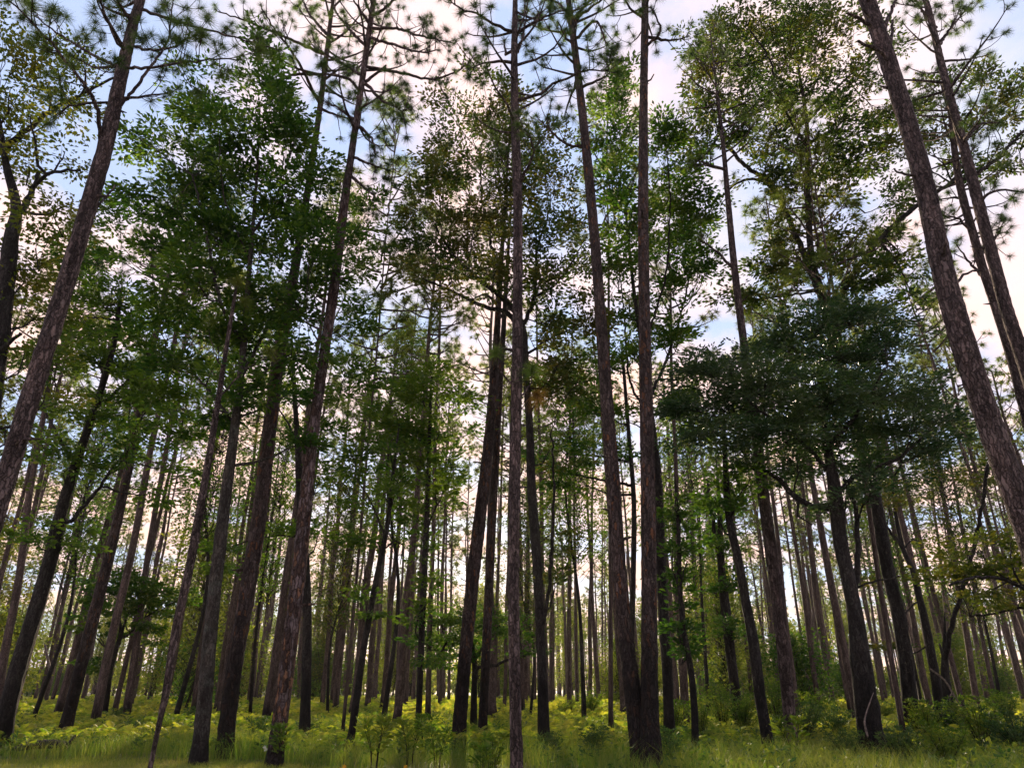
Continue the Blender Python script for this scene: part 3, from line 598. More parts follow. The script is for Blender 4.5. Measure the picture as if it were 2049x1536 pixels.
hero_oak('oak_tree', 'oak tree', 'tall grey barked oak with a big dark green dome of leaves',
  [(400, 1480, 31), (410, 1370, 29), (424, 1230, 26), (440, 1090, 24), (458, 950, 21), (475, 820, 17), (486, 690, 13), (500, 520, 9), (515, 340, 5), (520, 220, 3)], 16.0,
  [(8, 3, [(486, 690), (440, 600), (415, 480), (385, 350)]), (8, 3, [(480, 760), (540, 640), (590, 520), (615, 420)]), (6, 3, [(470, 850), (400, 760), (330, 700)]), (6, 2, [(478, 800), (560, 720), (620, 700)]), (5, 2, [(505, 470), (560, 370), (570, 260)]), (4, 2, [(500, 520), (450, 400), (440, 280)])],
  [(520, 110, 38, 45, .8), (545, 200, 60, 55), (430, 175, 40, 40, .8), (360, 160, 30, 30, .8), (390, 230, 60, 50), (470, 260, 70, 60), (590, 280, 60, 60), (320, 300, 65, 40, .9), (400, 340, 80, 65), (500, 370, 90, 75), (600, 380, 65, 70), (275, 275, 25, 20, .8),
   (340, 420, 75, 60), (440, 470, 90, 70), (540, 490, 85, 70), (620, 500, 55, 60), (300, 500, 60, 50), (390, 560, 80, 60), (500, 590, 85, 60), (590, 600, 60, 55), (640, 320, 30, 40, .8),
   (330, 630, 70, 50), (430, 660, 70, 50), (540, 690, 70, 50), (620, 690, 50, 45), (350, 720, 70, 40), (470, 770, 60, 35, .8), (570, 790, 60, 40, .8), (400, 830, 60, 30, .7), (610, 880, 40, 30, .6)], 'leaf_green', 'oak_grey', dens=1.05)
hero_oak('oak_tree', 'oak tree', 'charred black oak leaning right at far left, dark leaves over the trunk',
  [(14, 1450, 32), (40, 1340, 30), (72, 1220, 28), (98, 1120, 25), (118, 1030, 22), (150, 930, 18), (190, 820, 14), (225, 700, 10), (240, 600, 6)], 20.0,
  [(9, 4, [(135, 1050), (180, 1000), (230, 930), (265, 890)]), (8, 3, [(150, 930), (110, 860), (80, 800)]), (7, 3, [(190, 820), (260, 760), (320, 720)])],
  [(160, 640, 70, 50), (240, 600, 70, 55), (110, 720, 50, 40, .8), (200, 720, 80, 45), (290, 680, 60, 50), (260, 800, 80, 50), (170, 830, 50, 40, .9), (330, 790, 60, 50), (250, 890, 50, 35, .9), (340, 870, 50, 30, .8), (150, 930, 50, 35, .8), (320, 985, 30, 22, .9), (365, 940, 32, 24, .9), (80, 880, 45, 40, .7), (130, 1080, 55, 22, .8), (60, 1060, 50, 25, .7), (190, 520, 60, 50), (240, 440, 50, 45, .8)], 'leaf_green', 'oak_bark')
hero_oak('oak_tree', 'oak tree', 'glossy black trunked oak right of the middle pine, its wide crown brown tinged',
  [(1088, 1476, 24), (1086, 1380, 22), (1081, 1270, 19), (1077, 1170, 19), (1070, 1060, 19), (1063, 960, 17), (1060, 860, 15), (1052, 740, 14), (1045, 650, 12), (1010, 600, 11), (960, 560, 9)], 19.5,
  [(12, 4, [(1045, 655), (1010, 625), (960, 610), (900, 580), (850, 560)]), (9, 3, [(1048, 650), (1070, 590), (1075, 500), (1100, 420)]), (8, 3, [(1000, 600), (985, 500), (965, 400), (960, 300)]), (7, 2, [(960, 560), (900, 500), (860, 430)]), (6, 2, [(1060, 600), (1120, 560), (1170, 480)]), (9, 3, [(1082, 1270), (1095, 1200), (1104, 1100), (1108, 980), (1104, 860)])],
  [(985, 175, 40, 35, .7), (900, 210, 50, 25, .7), (960, 240, 55, 40, .8), (1020, 290, 60, 50), (1090, 270, 55, 45, .8), (900, 290, 60, 40, .8), (930, 350, 70, 50), (1030, 390, 70, 55), (1110, 350, 50, 50, .8), (860, 380, 50, 40, .7), (860, 440, 60, 40, .8), (950, 450, 75, 50), (1060, 470, 75, 50), (1140, 440, 50, 50, .8), (820, 490, 50, 35, .8), (900, 520, 75, 40), (990, 540, 75, 45), (1090, 560, 70, 45), (1160, 540, 50, 45, .9), (840, 560, 50, 30, .8), (1020, 200, 40, 40, .6),
   (930, 600, 50, 25, .6), (1100, 640, 60, 40), (1120, 720, 60, 50), (1170, 650, 45, 45), (1090, 790, 50, 30), (1160, 760, 45, 40), (1120, 1070, 22, 40, .8), (1110, 1160, 20, 35, .8), (1100, 900, 35, 40, .6)], 'leaf_olive', 'oak_bark', lsize=(.10, .05))
hero_oak('oak_tree', 'oak tree', 'fresh green oak whose tall leafy crown shows between and right of the fused pines',
  [(1338, 1446, 22), (1334, 1330, 21), (1327, 1200, 20), (1321, 1080, 19), (1316, 960, 16), (1305, 840, 13), (1285, 700, 10), (1265, 560, 7), (1250, 400, 4)], 20.5,
  [(6, 2, [(1305, 840), (1260, 760), (1250, 640), (1235, 500)]), (7, 3, [(1300, 800), (1340, 700), (1370, 600), (1390, 500)]), (5, 2, [(1285, 700), (1330, 560), (1340, 430), (1335, 300)])],
  [(1235, 160, 42, 40, .8), (1215, 230, 40, 40, .8), (1240, 290, 50, 50), (1230, 380, 50, 55), (1330, 250, 45, 45, .8), (1350, 320, 55, 50), (1260, 450, 55, 50), (1350, 400, 60, 50), (1400, 440, 50, 45), (1240, 540, 50, 45), (1330, 490, 60, 50), (1400, 530, 50, 40), (1250, 620, 50, 40, .8), (1340, 570, 50, 40, .8), (1340, 670, 60, 40), (1260, 700, 40, 35, .7), (1390, 740, 50, 30, .6), (1350, 780, 40, 40, .8), (1240, 830, 30, 40, .6), (1200, 720, 30, 60, .6)], 'leaf_lime', 'oak_bark')
hero_oak('oak_tree', 'oak tree', 'tall dark oak filling the upper right with spreading limbs and dull green leaves',
  [(1826, 1466, 30), (1812, 1350, 28), (1796, 1240, 27), (1776, 1130, 25), (1752, 1010, 23), (1722, 880, 21), (1690, 760, 19), (1662, 660, 18), (1645, 600, 17), (1625, 520, 13), (1617, 430, 12), (1618, 350, 11), (1612, 250, 8), (1600, 150, 5)], 21.0,
  [(14, 5, [(1640, 590), (1605, 500), (1570, 420), (1540, 365), (1490, 330), (1440, 265), (1455, 220), (1500, 185)]), (13, 5, [(1662, 640), (1700, 560), (1760, 480), (1835, 410), (1900, 370), (1980, 330), (2049, 260)]), (6, 3, [(1540, 365), (1490, 360), (1440, 395), (1400, 430)][::1]), (6, 3, [(1618, 395), (1680, 395), (1730, 425)]), (6, 3, [(1440, 265), (1420, 300), (1380, 335), (1350, 340)]), (6, 3, [(1618, 300), (1560, 200), (1540, 120), (1500, 60)]), (6, 3, [(1612, 250), (1680, 170), (1740, 120)]), (6, 3, [(1900, 370), (1940, 340), (2049, 345)])],
  [(1440, 60, 50, 45, .8), (1520, 40, 60, 50), (1600, 50, 55, 55), (1400, 110, 45, 35, .8), (1460, 130, 65, 45), (1550, 130, 65, 50), (1640, 110, 50, 45), (1420, 200, 60, 45), (1510, 210, 70, 45), (1600, 200, 60, 45), (1690, 60, 45, 40, .8), (1700, 170, 55, 50), (1680, 250, 60, 45), (1760, 220, 50, 45), (1470, 270, 60, 35, .9), (1560, 290, 65, 35), (1640, 320, 60, 40), (1720, 320, 60, 35), (1520, 350, 55, 30, .8), (1610, 375, 60, 30, .9), (1700, 380, 55, 25, .8), (1780, 300, 45, 45, .7), (1390, 290, 45, 40, .7), (1790, 400, 45, 40, .8), (1850, 280, 40, 45, .6), (1560, 60, 50, 40, .8), (1760, 100, 40, 40, .6),
   (1560, 470, 60, 30, .9), (1660, 460, 60, 35), (1750, 480, 60, 40, .9), (1520, 530, 60, 40), (1620, 540, 60, 40), (1720, 560, 70, 45), (1800, 520, 50, 45, .8), (1500, 600, 55, 35), (1830, 600, 45, 45, .7), (1880, 180, 50, 50, .6), (1930, 310, 55, 40, .8), (1990, 220, 50, 50, .8), (2040, 160, 40, 50, .8), (2020, 320, 50, 40, .8), (1960, 140, 40, 40, .5)], 'leaf_olive', 'oak_bark', dens=.95)
hero_oak('evergreen_oak', 'oak tree', 'evergreen oak with swollen foot and a low dense blue green crown',
  [(1752, 1486, 50), (1738, 1410, 46), (1724, 1330, 41), (1708, 1230, 31), (1694, 1150, 28), (1682, 1080, 28), (1672, 1010, 28), (1664, 950, 22), (1655, 880, 16), (1645, 780, 10)], 17.0,
  [(15, 7, [(1676, 1015), (1640, 1015), (1600, 1000), (1560, 960), (1515, 935)]), (11, 5, [(1670, 990), (1720, 950), (1790, 920), (1840, 880)]), (9, 4, [(1664, 950), (1600, 880), (1520, 820)]), (9, 4, [(1655, 900), (1720, 820), (1770, 740)]), (14, 8, [(1706, 1230), (1716, 1120), (1712, 1020), (1690, 960)]), (6, 2, [(1600, 1000), (1595, 1030), (1625, 1050)]), (5, 3, [(1716, 1170), (1760, 1160), (1800, 1150)])],
  [(1640, 640, 70, 40), (1720, 640, 80, 45), (1580, 690, 70, 40), (1670, 710, 90, 45, 1.2), (1770, 700, 70, 45), (1460, 720, 60, 35), (1400, 740, 50, 35), (1530, 760, 80, 45, 1.2), (1640, 790, 90, 50, 1.3), (1750, 790, 90, 45, 1.2), (1830, 790, 50, 40), (1370, 810, 45, 40, .9), (1450, 810, 70, 45, 1.2), (1560, 850, 80, 45, 1.2), (1680, 860, 90, 45, 1.2), (1800, 860, 80, 40, 1.1), (1880, 850, 40, 40, .9), (1400, 870, 50, 35), (1480, 890, 60, 35, 1.1), (1600, 920, 60, 35), (1730, 930, 60, 30, .9), (1840, 910, 50, 30, .8), (1750, 980, 50, 25, .8), (1690, 1000, 40, 25, .7), (1900, 890, 25, 20, .7), (1810, 960, 35, 25, .6)], 'leaf_blue', 'oak_bark', lsize=(.085, .034), dens=2.5, flat=.3, spray_r=.32)
hero_oak('oak_tree', 'oak tree', 'golden green oak with twisting mossy limbs at the upper left edge',
  [(-70, 1350, 40), (-50, 1100, 38), (-25, 860, 36), (-2, 680, 33), (12, 560, 32), (22, 470, 26), (28, 410, 19), (15, 330, 13), (0, 250, 8)], 13.0,
  [(14, 5, [(-5, 310), (30, 280), (80, 240), (125, 208), (170, 185), (230, 155)]), (16, 7, [(26, 440), (50, 410), (70, 370), (78, 345)]), (8, 4, [(75, 355), (110, 345), (160, 338)]), (6, 3, [(78, 345), (70, 280), (60, 230)]), (12, 6, [(-10, 720), (15, 690), (42, 665)]), (7, 3, [(40, 420), (90, 430), (130, 410)])],
  [(40, 120, 60, 40, .5), (110, 110, 55, 35, .5), (170, 130, 45, 35, .5), (20, 180, 60, 40, .7), (100, 170, 60, 40, .6), (30, 230, 50, 35, .6), (150, 200, 50, 35, .5), (60, 330, 50, 35, .6), (20, 280, 40, 30, .7), (130, 300, 50, 40, .4), (30, 60, 50, 40, .35), (110, 430, 50, 45, .6), (70, 500, 60, 40, .6), (140, 480, 40, 40, .5), (50, 560, 50, 40, .6), (80, 620, 50, 35, .7), (20, 620, 40, 40, .6), (50, 700, 50, 40, .6), (90, 780, 45, 40, .5), (20, 850, 50, 45, .6), (0, 930, 40, 30, .5)], 'leaf_gold', 'oak_bark', lsize=(.08, .042), dens=1.8)
hero_oak('oak_tree', 'oak tree', 'slim green oak leafy all down its trunk, left of the two right leaning pines',
  [(837, 1448, 12), (840, 1350, 13), (846, 1230, 13), (851, 1110, 12), (856, 1000, 10), (860, 880, 8), (862, 780, 5)], 21.0,
  [(4, 2, [(852, 1060), (880, 1000), (905, 950)]), (4, 2, [(856, 980), (820, 900), (800, 840)])],
  [(862, 740, 40, 35, .8), (840, 790, 50, 35), (900, 790, 45, 30, .9), (820, 850, 50, 35, .9), (880, 860, 60, 35), (840, 920, 50, 35, .9), (900, 920, 45, 30, .8), (870, 980, 55, 30, .9), (830, 1030, 40, 30, .8), (855, 1090, 25, 35, .8), (860, 1170, 22, 35, .8), (840, 1250, 22, 35, .9), (850, 1310, 24, 30, .9), (760, 830, 45, 35, .7), (740, 900, 40, 40, .6), (770, 760, 40, 35, .5)], 'leaf_lime', 'oak_bark')
hero_oak('evergreen_oak', 'oak tree', 'small round evergreen oak low behind the two right leaning pines, with forking limbs',
  [(948, 1466, 13), (948, 1400, 13), (950, 1340, 12), (946, 1300, 8)], 27.0,
  [(7, 4, [(950, 1335), (930, 1290), (900, 1280), (870, 1325)]), (7, 4, [(950, 1335), (985, 1330), (1015, 1320), (1050, 1312)]), (6, 3, [(949, 1320), (975, 1280), (1000, 1250)])],
  [(880, 1240, 45, 28, 1.2), (930, 1235, 45, 26, 1.2), (990, 1240, 40, 26), (860, 1285, 32, 28, 1.1), (910, 1280, 40, 24, 1.1), (980, 1285, 35, 22, .9), (1040, 1255, 32, 25, .8), (1060, 1300, 28, 18, .7), (890, 1315, 25, 12, .9)], 'leaf_green', 'oak_bark', lsize=(.10, .045), dens=1.3, depthk=1.6)
hero_oak('oak_tree', 'oak tree', 'dark bending oak in front of the shrubs, left of the tall straight pine',
  [(1536, 1490, 24), (1522, 1400, 22), (1510, 1300, 22), (1492, 1200, 19), (1476, 1120, 17), (1462, 1040, 15), (1455, 960, 12), (1450, 880, 8)], 18.0,
  [(5, 2, [(1462, 1040), (1480, 990), (1500, 960)])],
  [(1450, 960, 40, 30, .7), (1470, 1000, 30, 30, .7), (1420, 1020, 28, 30, .7), (1500, 950, 30, 22, .6)], 'leaf_green', 'oak_bark')
hero_oak('oak_tree', 'oak tree', 'two stemmed oak with leaf clusters along the stems, left of the dark bending oak',
  [(1474, 1395, 20), (1462, 1300, 20), (1450, 1210, 19), (1445, 1140, 15), (1441, 1040, 9), (1436, 960, 6)], 27.0,
  [(10, 5, [(1447, 1150), (1434, 1090), (1422, 1020), (1415, 960)])],
  [(1435, 1060, 25, 30, .9), (1450, 1110, 25, 30, .9), (1440, 1180, 25, 30, .9), (1460, 1150, 16, 30, .8), (1455, 1250, 22, 25, .9), (1480, 1265, 18, 20, .8), (1425, 1000, 30, 30, .8)], 'leaf_green', 'oak_bark', depthk=1.3)
hero_oak('oak_tree', 'oak tree', 'thin oak with hanging leaf clusters just right of the fused pines',
  [(1389, 1478, 14), (1388, 1400, 14), (1382, 1330, 13), (1370, 1260, 11), (1362, 1180, 10), (1358, 1080, 8), (1352, 980, 5)], 18.5,
  [(4, 2, [(1364, 1200), (1350, 1150), (1345, 1100)]), (4, 2, [(1372, 1260), (1360, 1180), (1376, 1120)])],
  [(1355, 1250, 28, 35, 1.0), (1370, 1290, 26, 22), (1365, 1190, 22, 30, .9), (1350, 1110, 25, 40, .8), (1380, 1070, 25, 35, .7), (1345, 1010, 30, 30, .8)], 'leaf_green', 'oak_bark')
hero_oak('oak_tree', 'oak tree', 'dark forked oak directly left of the Y shaped stem',
  [(1880, 1412, 20), (1868, 1330, 17), (1852, 1250, 15), (1838, 1190, 13), (1825, 1140, 10), (1808, 1100, 9), (1795, 1040, 7), (1785, 960, 5)], 25.0,
  [(7, 3, [(1808, 1100), (1780, 1060), (1762, 1030)]), (4, 2, [(1808, 1095), (1820, 1080), (1838, 1082)]), (4, 2, [(1840, 1200), (1822, 1215), (1800, 1235)])],
  [(1780, 1010, 35, 25, .6), (1760, 1160, 30, 14, .7), (1790, 1290, 30, 16, .7), (1800, 960, 40, 30, .5)], 'leaf_olive', 'oak_bark')
hero_oak('oak_sapling', 'oak tree', 'bare Y shaped black stem curving right near the right edge',
  [(1896, 1392, 18), (1893, 1350, 16), (1891, 1318, 13)], 24.0,
  [(10, 6, [(1891, 1325), (1900, 1270), (1925, 1180), (1950, 1090), (1965, 1010), (1976, 930)]), (7, 4, [(1891, 1330), (1886, 1310), (1883, 1290)])],
  [(1980, 915, 25, 18, .4), (1965, 960, 22, 14, .4)], 'leaf_olive', 'oak_bark')
hero_oak('oak_tree', 'oak tree', 'olive crowned oak reaching in from the right edge with long low limbs',
  [(2230, 1440, 36), (2215, 1340, 34), (2190, 1260, 30), (2150, 1180, 24)], 20.0,
  [(10, 4, [(2150, 1190), (2090, 1180), (2030, 1165), (1960, 1140)]), (10, 4, [(2160, 1200), (2080, 1190), (2010, 1160), (1950, 1155), (1900, 1170)]), (9, 3, [(2190, 1250), (2110, 1215), (2050, 1215), (2000, 1225), (1940, 1235)]), (7, 3, [(2150, 1180), (2100, 1110), (2040, 1080)])],
  [(1900, 1110, 45, 25, .6), (1960, 1100, 50, 28, .8), (2020, 1080, 45, 28, .8), (1930, 1150, 50, 22, .7), (2000, 1140, 50, 25, .9), (2049, 1130, 40, 30, .9), (1980, 1190, 50, 20, .7), (2040, 1200, 40, 22, .7), (1870, 1150, 30, 20, .4), (2100, 1160, 50, 35), (2130, 1080, 60, 40)], 'leaf_gold', 'oak_bark')
hero_oak('oak_tree', 'oak tree', 'small forked oak with a dense green crown deep among the left pines',
  [(212, 1400, 11), (220, 1350, 10), (230, 1310, 10), (240, 1275, 8)], 33.0,
  [(6, 3, [(238, 1280), (262, 1265), (290, 1235)]), (6, 3, [(240, 1278), (240, 1240), (235, 1200)]), (4, 2, [(230, 1310), (205, 1290), (190, 1270)])],
  [(240, 1170, 45, 28), (290, 1170, 45, 28), (200, 1210, 35, 26), (330, 1200, 35, 26, .9), (260, 1220, 45, 22), (310, 1250, 40, 20, .9), (190, 1260, 28, 20, .8), (200, 1330, 30, 22, .8), (370, 1190, 30, 20, .6)], 'leaf_lime', 'oak_bark', lsize=(.13, .07), depthk=1.5)
hero_oak('oak_tree', 'oak tree', 'straight coal black trunk just right of the orange flecked pine',
  [(610, 1452, 22), (613, 1350, 20), (614, 1220, 18), (608, 1100, 16), (600, 980, 14), (594, 880, 12), (590, 790, 9), (585, 700, 6)], 21.5,
  [(5, 2, [(600, 980), (625, 920), (640, 860)]), (5, 2, [(614, 1075), (560, 1070), (510, 1078), (470, 1090)]), (5, 2, [(594, 880), (560, 820), (540, 790)])],
  [(640, 960, 35, 25, .5), (640, 1060, 30, 25, .7), (570, 1060, 40, 18, .7), (450, 1090, 35, 25, .8), (440, 1140, 25, 20, .7), (620, 780, 60, 35, .7), (690, 740, 50, 40, .6), (700, 640, 50, 50, .7), (720, 520, 50, 50, .7), (740, 420, 40, 40, .8), (700, 460, 40, 45, .7), (650, 870, 40, 30, .6)], 'leaf_green', 'oak_bark')
hero_oak('oak_tree', 'oak tree', 'lean dark oak with scattered leaves, leaning right between coal black and slim green oaks',
  [(702, 1468, 15), (712, 1400, 15), (728, 1300, 13), (746, 1200, 12), (764, 1105, 11), (776, 1040, 9), (785, 960, 7), (795, 880, 5)], 20.0,
  [(4, 2, [(764, 1110), (790, 1080), (806, 1090), (800, 1130)]), (4, 2, [(770, 1070), (740, 1000), (715, 960)])],
  [(720, 990, 40, 30, .6), (790, 980, 35, 35, .6), (750, 1080, 30, 30, .5), (735, 1200, 25, 25, .5), (700, 900, 45, 40, .6), (780, 900, 35, 30, .6)], 'leaf_green', 'oak_bark')
hero_oak('oak_tree', 'oak tree', 'slight oak mostly hidden behind the left fused pine, crown at mid height',
  [(1262, 1420, 12), (1263, 1300, 12), (1268, 1150, 11), (1268, 1000, 10), (1258, 860, 8), (1248, 740, 6)], 28.0, [], 
  [(1240, 720, 35, 40, .7), (1180, 820, 35, 40, .6), (1170, 900, 35, 35, .6), (1245, 920, 25, 35, .6), (1150, 960, 35, 30, .6), (1100, 940, 40, 40, .5)], 'leaf_lime', 'oak_bark', lsize=(.13, .06))
# ------------------------------------------------------------------ middle distance pines, each placed where the photograph shows it: foot x, foot y, upper x, upper y, width
MID = [(0, 1400, 70, 1024, 20), (-18, 1420, 60, 1040, 16), (40, 1400, 95, 1150, 9), (92, 1402, 154, 1058, 10), (104, 1400, 190, 1050, 9), (122, 1400, 222, 1024, 16), (70, 1400, 130, 1140, 8), (198, 1412, 283, 1024, 20), (253, 1422, 318, 1024, 17),
 (326, 1412, 372, 1150, 14), (386, 1424, 436, 1100, 12), (434, 1412, 487, 1058, 14), (372, 1400, 410, 1150, 7), (512, 1400, 560, 1024, 8), (533, 1432, 590, 1024, 18), (598, 1400, 612, 1150, 9), (498, 1405, 530, 1160, 9),
 (646, 1404, 680, 1024, 12), (673, 1406, 703, 1100, 14), (687, 1448, 716, 1100, 8), (735, 1412, 764, 1040, 14), (765, 1412, 798, 1010, 14), (793, 1438, 832, 1010, 20), (812, 1412, 843, 1010, 12), (856, 1436, 866, 1050, 13), (880, 1410, 886, 1024, 9),
 (640, 1398, 668, 1100, 6), (720, 1400, 742, 1100, 7), (898, 1402, 906, 1080, 7), (987, 1412, 995, 1080, 9), (1008, 1414, 1010, 1100, 9), (1060, 1400, 1058, 1090, 6), (1107, 1404, 1100, 1120, 10), (1139, 1420, 1148, 1000, 12), (1155, 1410, 1155, 1000, 9), (1179, 1398, 1180, 950, 10), (1206, 1396, 1206, 1000, 6),
 (1223, 1452, 1220, 1050, 11), (1373, 1438, 1360, 1000, 14), (1404, 1414, 1387, 1080, 7), (1424, 1408, 1408, 1090, 7), (1440, 1404, 1424, 1180, 6), (1460, 1406, 1440, 1250, 8), (1505, 1400, 1478, 1160, 12), (1592, 1420, 1552, 1058, 13), (1530, 1396, 1520, 1130, 6), (1622, 1404, 1590, 1190, 7), (1646, 1398, 1615, 1126, 6), (1663, 1404, 1627, 1109, 9),
 (1711, 1414, 1653, 1068, 19), (1769, 1412, 1730, 1180, 7), (1810, 1482, 1742, 1024, 13), (1862, 1412, 1826, 1240, 14), (1957, 1410, 1924, 1220, 14), (1991, 1414, 1955, 1220, 9), (2022, 1396, 1985, 1190, 8), (2045, 1390, 1995, 1190, 10), (1912, 1398, 1868, 920, 9), (1930, 1400, 1905, 1240, 6), (1840, 1404, 1808, 1240, 7), (2075, 1415, 2010, 1180, 14), (-60, 1410, 20, 1120, 14), (1555, 1400, 1548, 1200, 6), (2105, 1425, 2040, 1240, 12)]
LAND = [(-400, 'the left edge'), (15, 'the charred oak'), (306, 'the crooked pine'), (400, 'the grey oak'), (552, 'the flecked pine'), (702, 'the lean oak'), (918, 'the leaning pair'), (1034, 'the middle pine'), (1088, 'the black oak'), (1290, 'the fused pines'), (1536, 'the bending oak'), (1752, 'the swollen oak'), (1896, 'the Y stem'), (2500, 'the right edge')]
ORD = ['first', 'second', 'third', 'fourth', 'fifth', 'sixth', 'seventh', 'eighth', 'ninth', 'tenth', 'eleventh', 'twelfth']
def where(px):
    g_ = gap(px); a = [k for k, n in LAND if n == g_[0]][0]; b = [k for k, n in LAND if n == g_[1]][0]; a, b = max(a, -100), min(b, 2150); f = (px - a) / (b - a)
    return f'just right of {g_[0]}' if f < 1 / 3 else f'just left of {g_[1]}' if f > 2 / 3 else f'midway between {g_[0]} and {g_[1]}'
def gap(px):
    for a, b in zip(LAND, LAND[1:]):
        if a[0] <= px < b[0]: return a[1], b[1]
    return LAND[-2][1], LAND[-1][1]
cnt = {}; mids = []
for m_ in sorted(MID): 
    g_ = gap(m_[0]); cnt[g_] = cnt.get(g_, 0) + 1; mids.append((m_, g_, cnt[g_]))
used = []
for (bx, by, tx, ty, w), g_, k in mids:
    dy_ = dist_for(by, .5); dw = .42 * F / w * .95; d = min(dy_, dw); d = max(d, .27 * F / w * .95 if by < 1440 else 0); d = max(20, min(d, 85))
    a, b = unp(bx, by, d), unp(tx, ty, d); diam = width_m(w, bx, by, d) * .88; dirv = (b - a) / max(.5, (b - a)[2]); a0 = a - dirv * a[2]
    far = d > 48
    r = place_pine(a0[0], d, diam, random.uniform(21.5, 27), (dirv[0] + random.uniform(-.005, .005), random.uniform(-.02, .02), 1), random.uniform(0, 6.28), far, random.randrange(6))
    word = 'stout' if w > 15 else 'slim' if w > 9 else 'very thin'
    if g_[0] == 'the left edge': lb = f'{word} background pine, {ORD[k-1]} trunk in from the left edge, left of the charred oak'
    elif g_[1] == 'the right edge': lb = f'{word} background pine, {ORD[k-1]} one right of {g_[0]}, nearer the edge'
    else: lb = f'{word} background pine, {ORD[k-1]} of those from {g_[0]} to {g_[1]}'
    lb = lb.replace('to the ', 'to ') if len(lb.split()) > 16 else lb
    tag(r, lb, 'pine tree', 'pines in the middle distance'); used.append((a0[0], d))
# ------------------------------------------------------------------ the far stand
n_far = 0; tries = 0
while n_far < 214 and tries < 9000:
    tries += 1; d = random.uniform(34, 116); x = random.uniform(-.82, .82) * d
    if min(((x - a) ** 2 + (d - b) ** 2) for a, b in used) < 2.2 ** 2: continue
    px, _ = proj((x, d, 0)); g_ = where(px); used.append((x, d)); n_far += 1
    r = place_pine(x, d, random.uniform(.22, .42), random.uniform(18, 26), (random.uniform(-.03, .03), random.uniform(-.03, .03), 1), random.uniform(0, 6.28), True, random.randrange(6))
    tag(r, (f'thin far pine deep in the stand, {g_}'), 'pine tree', f'far pines {g_}')
# ------------------------------------------------------------------ understory trees far back
def bush_mesh(seed, h, r, nsp, leaf, trunk_h, lsize):
    random.seed(seed); global rng; rng = np.random.default_rng(seed)
    t = MB(); P = smooth_path(np.array([(0, 0, -.1), (.14 * r, .05, h * .3), (-.10 * r, .16 * r, h * .6), (.05 * r, 0, h * .9)]), .4); tube(t, P, np.linspace(.022 + h * .0052, .008, len(P)), 6, 0, .04, .2)
    w = MB(); C, D = [], []
    for _ in range(nsp):
        s = random.random(); z = trunk_h + (h - trunk_h) * s; a = random.uniform(0, 6.28); rr = r * math.sin(math.pi * min(1, .15 + .80 * s)) ** .6 * random.uniform(.2, 1) * (.75 + .35 * math.sin(a * 2 + s * 7 + seed) + .2 * math.sin(a * 3 - s * 11))
        c_ = np.array([rr * math.cos(a), rr * math.sin(a), z + random.uniform(-.2, .2)]); z0 = max(.1, z - rr * .6); tube(w, [(0, 0, z0), c_ * [.5, .5, 1] + [0, 0, -.1 * rr], c_], [.014, .009, .004], 3, 0)
        nl = 16; sv = rng.normal(size=(nl, 3)) * [1, 1, .5]; C.append(c_ + sv * .3); D.append(unit(sv + [0, 0, -.1]))
    add_leaves(w, np.vstack(C), np.vstack(D), *lsize, 1, .5)
    return t, w, leaf
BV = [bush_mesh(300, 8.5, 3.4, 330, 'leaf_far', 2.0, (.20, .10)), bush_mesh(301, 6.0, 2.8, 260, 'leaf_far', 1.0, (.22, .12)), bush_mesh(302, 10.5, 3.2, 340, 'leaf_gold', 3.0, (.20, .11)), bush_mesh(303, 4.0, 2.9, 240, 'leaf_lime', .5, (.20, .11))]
BP = {}
random.seed(77); rng = np.random.default_rng(77)
def place_bush(x, y, vi, s, name='young_tree'):
    root = empty(name, (x, y, float(gz(x, y))))
    if vi not in BP:
        t, w, lf = BV[vi]; BP[vi] = (t.build('trunk', ['oak_bark'], root, smooth=True), w.build('crown', ['oak_bark', lf], root))
    else:
        for o in BP[vi]: c_ = o.copy(); c_.parent = root; S.collection.objects.link(c_)
    root.scale = (s, s, s); root.rotation_euler = (0, 0, random.uniform(0, 6.28)); return root
BV.append(bush_mesh(310, 15.5, 3.3, 330, 'leaf_green', 6.0, (.17, .085))); BV.append(bush_mesh(311, 13.0, 2.8, 260, 'leaf_olive', 4.5, (.17, .085))); BV.append(bush_mesh(312, 17.0, 3.0, 330, 'leaf_lime', 7.0, (.17, .085)))
random.seed(31); rng = np.random.default_rng(31)
for gi, (pxx, d, s_, v_) in enumerate([(60, 33, 1.0, 4), (345, 31, 1.05, 6), (500, 37, 1.0, 4), (655, 36, .95, 5), (765, 31, 1.05, 6), (1060, 34, .8, 5), (1170, 31, .95, 6), (1420, 36, 1.05, 4), (1850, 40, .95, 4), (2010, 34, 1.0, 5)]):
    u_ = (pxx - 1024.5) / F; x = u_ * (d * CP - EYE * SP); r = place_bush(x, d, v_, s_, 'oak_tree'); g_ = gap(pxx); used.append((x, d))
    tag(r, f'tall airy oak in the middle distance between {g_[0]} and {g_[1]}', 'oak tree', 'airy oaks in the middle distance')
nb = 0
while nb < 88:
    d = math.sqrt(random.uniform(38 ** 2, 115 ** 2)); x = random.uniform(-.82, .82) * d
    if min(((x - a) ** 2 + (d - b) ** 2) for a, b in used) < 1.2 ** 2: continue
    px, _ = proj((x, d, 0)); g_ = where(px); r = place_bush(x, d, random.randrange(4), random.uniform(.75, 1.25)); used.append((x, d)); nb += 1
    tag(r, f'bushy young broadleaf far back, {g_}', 'young tree', f'far young trees {g_}')
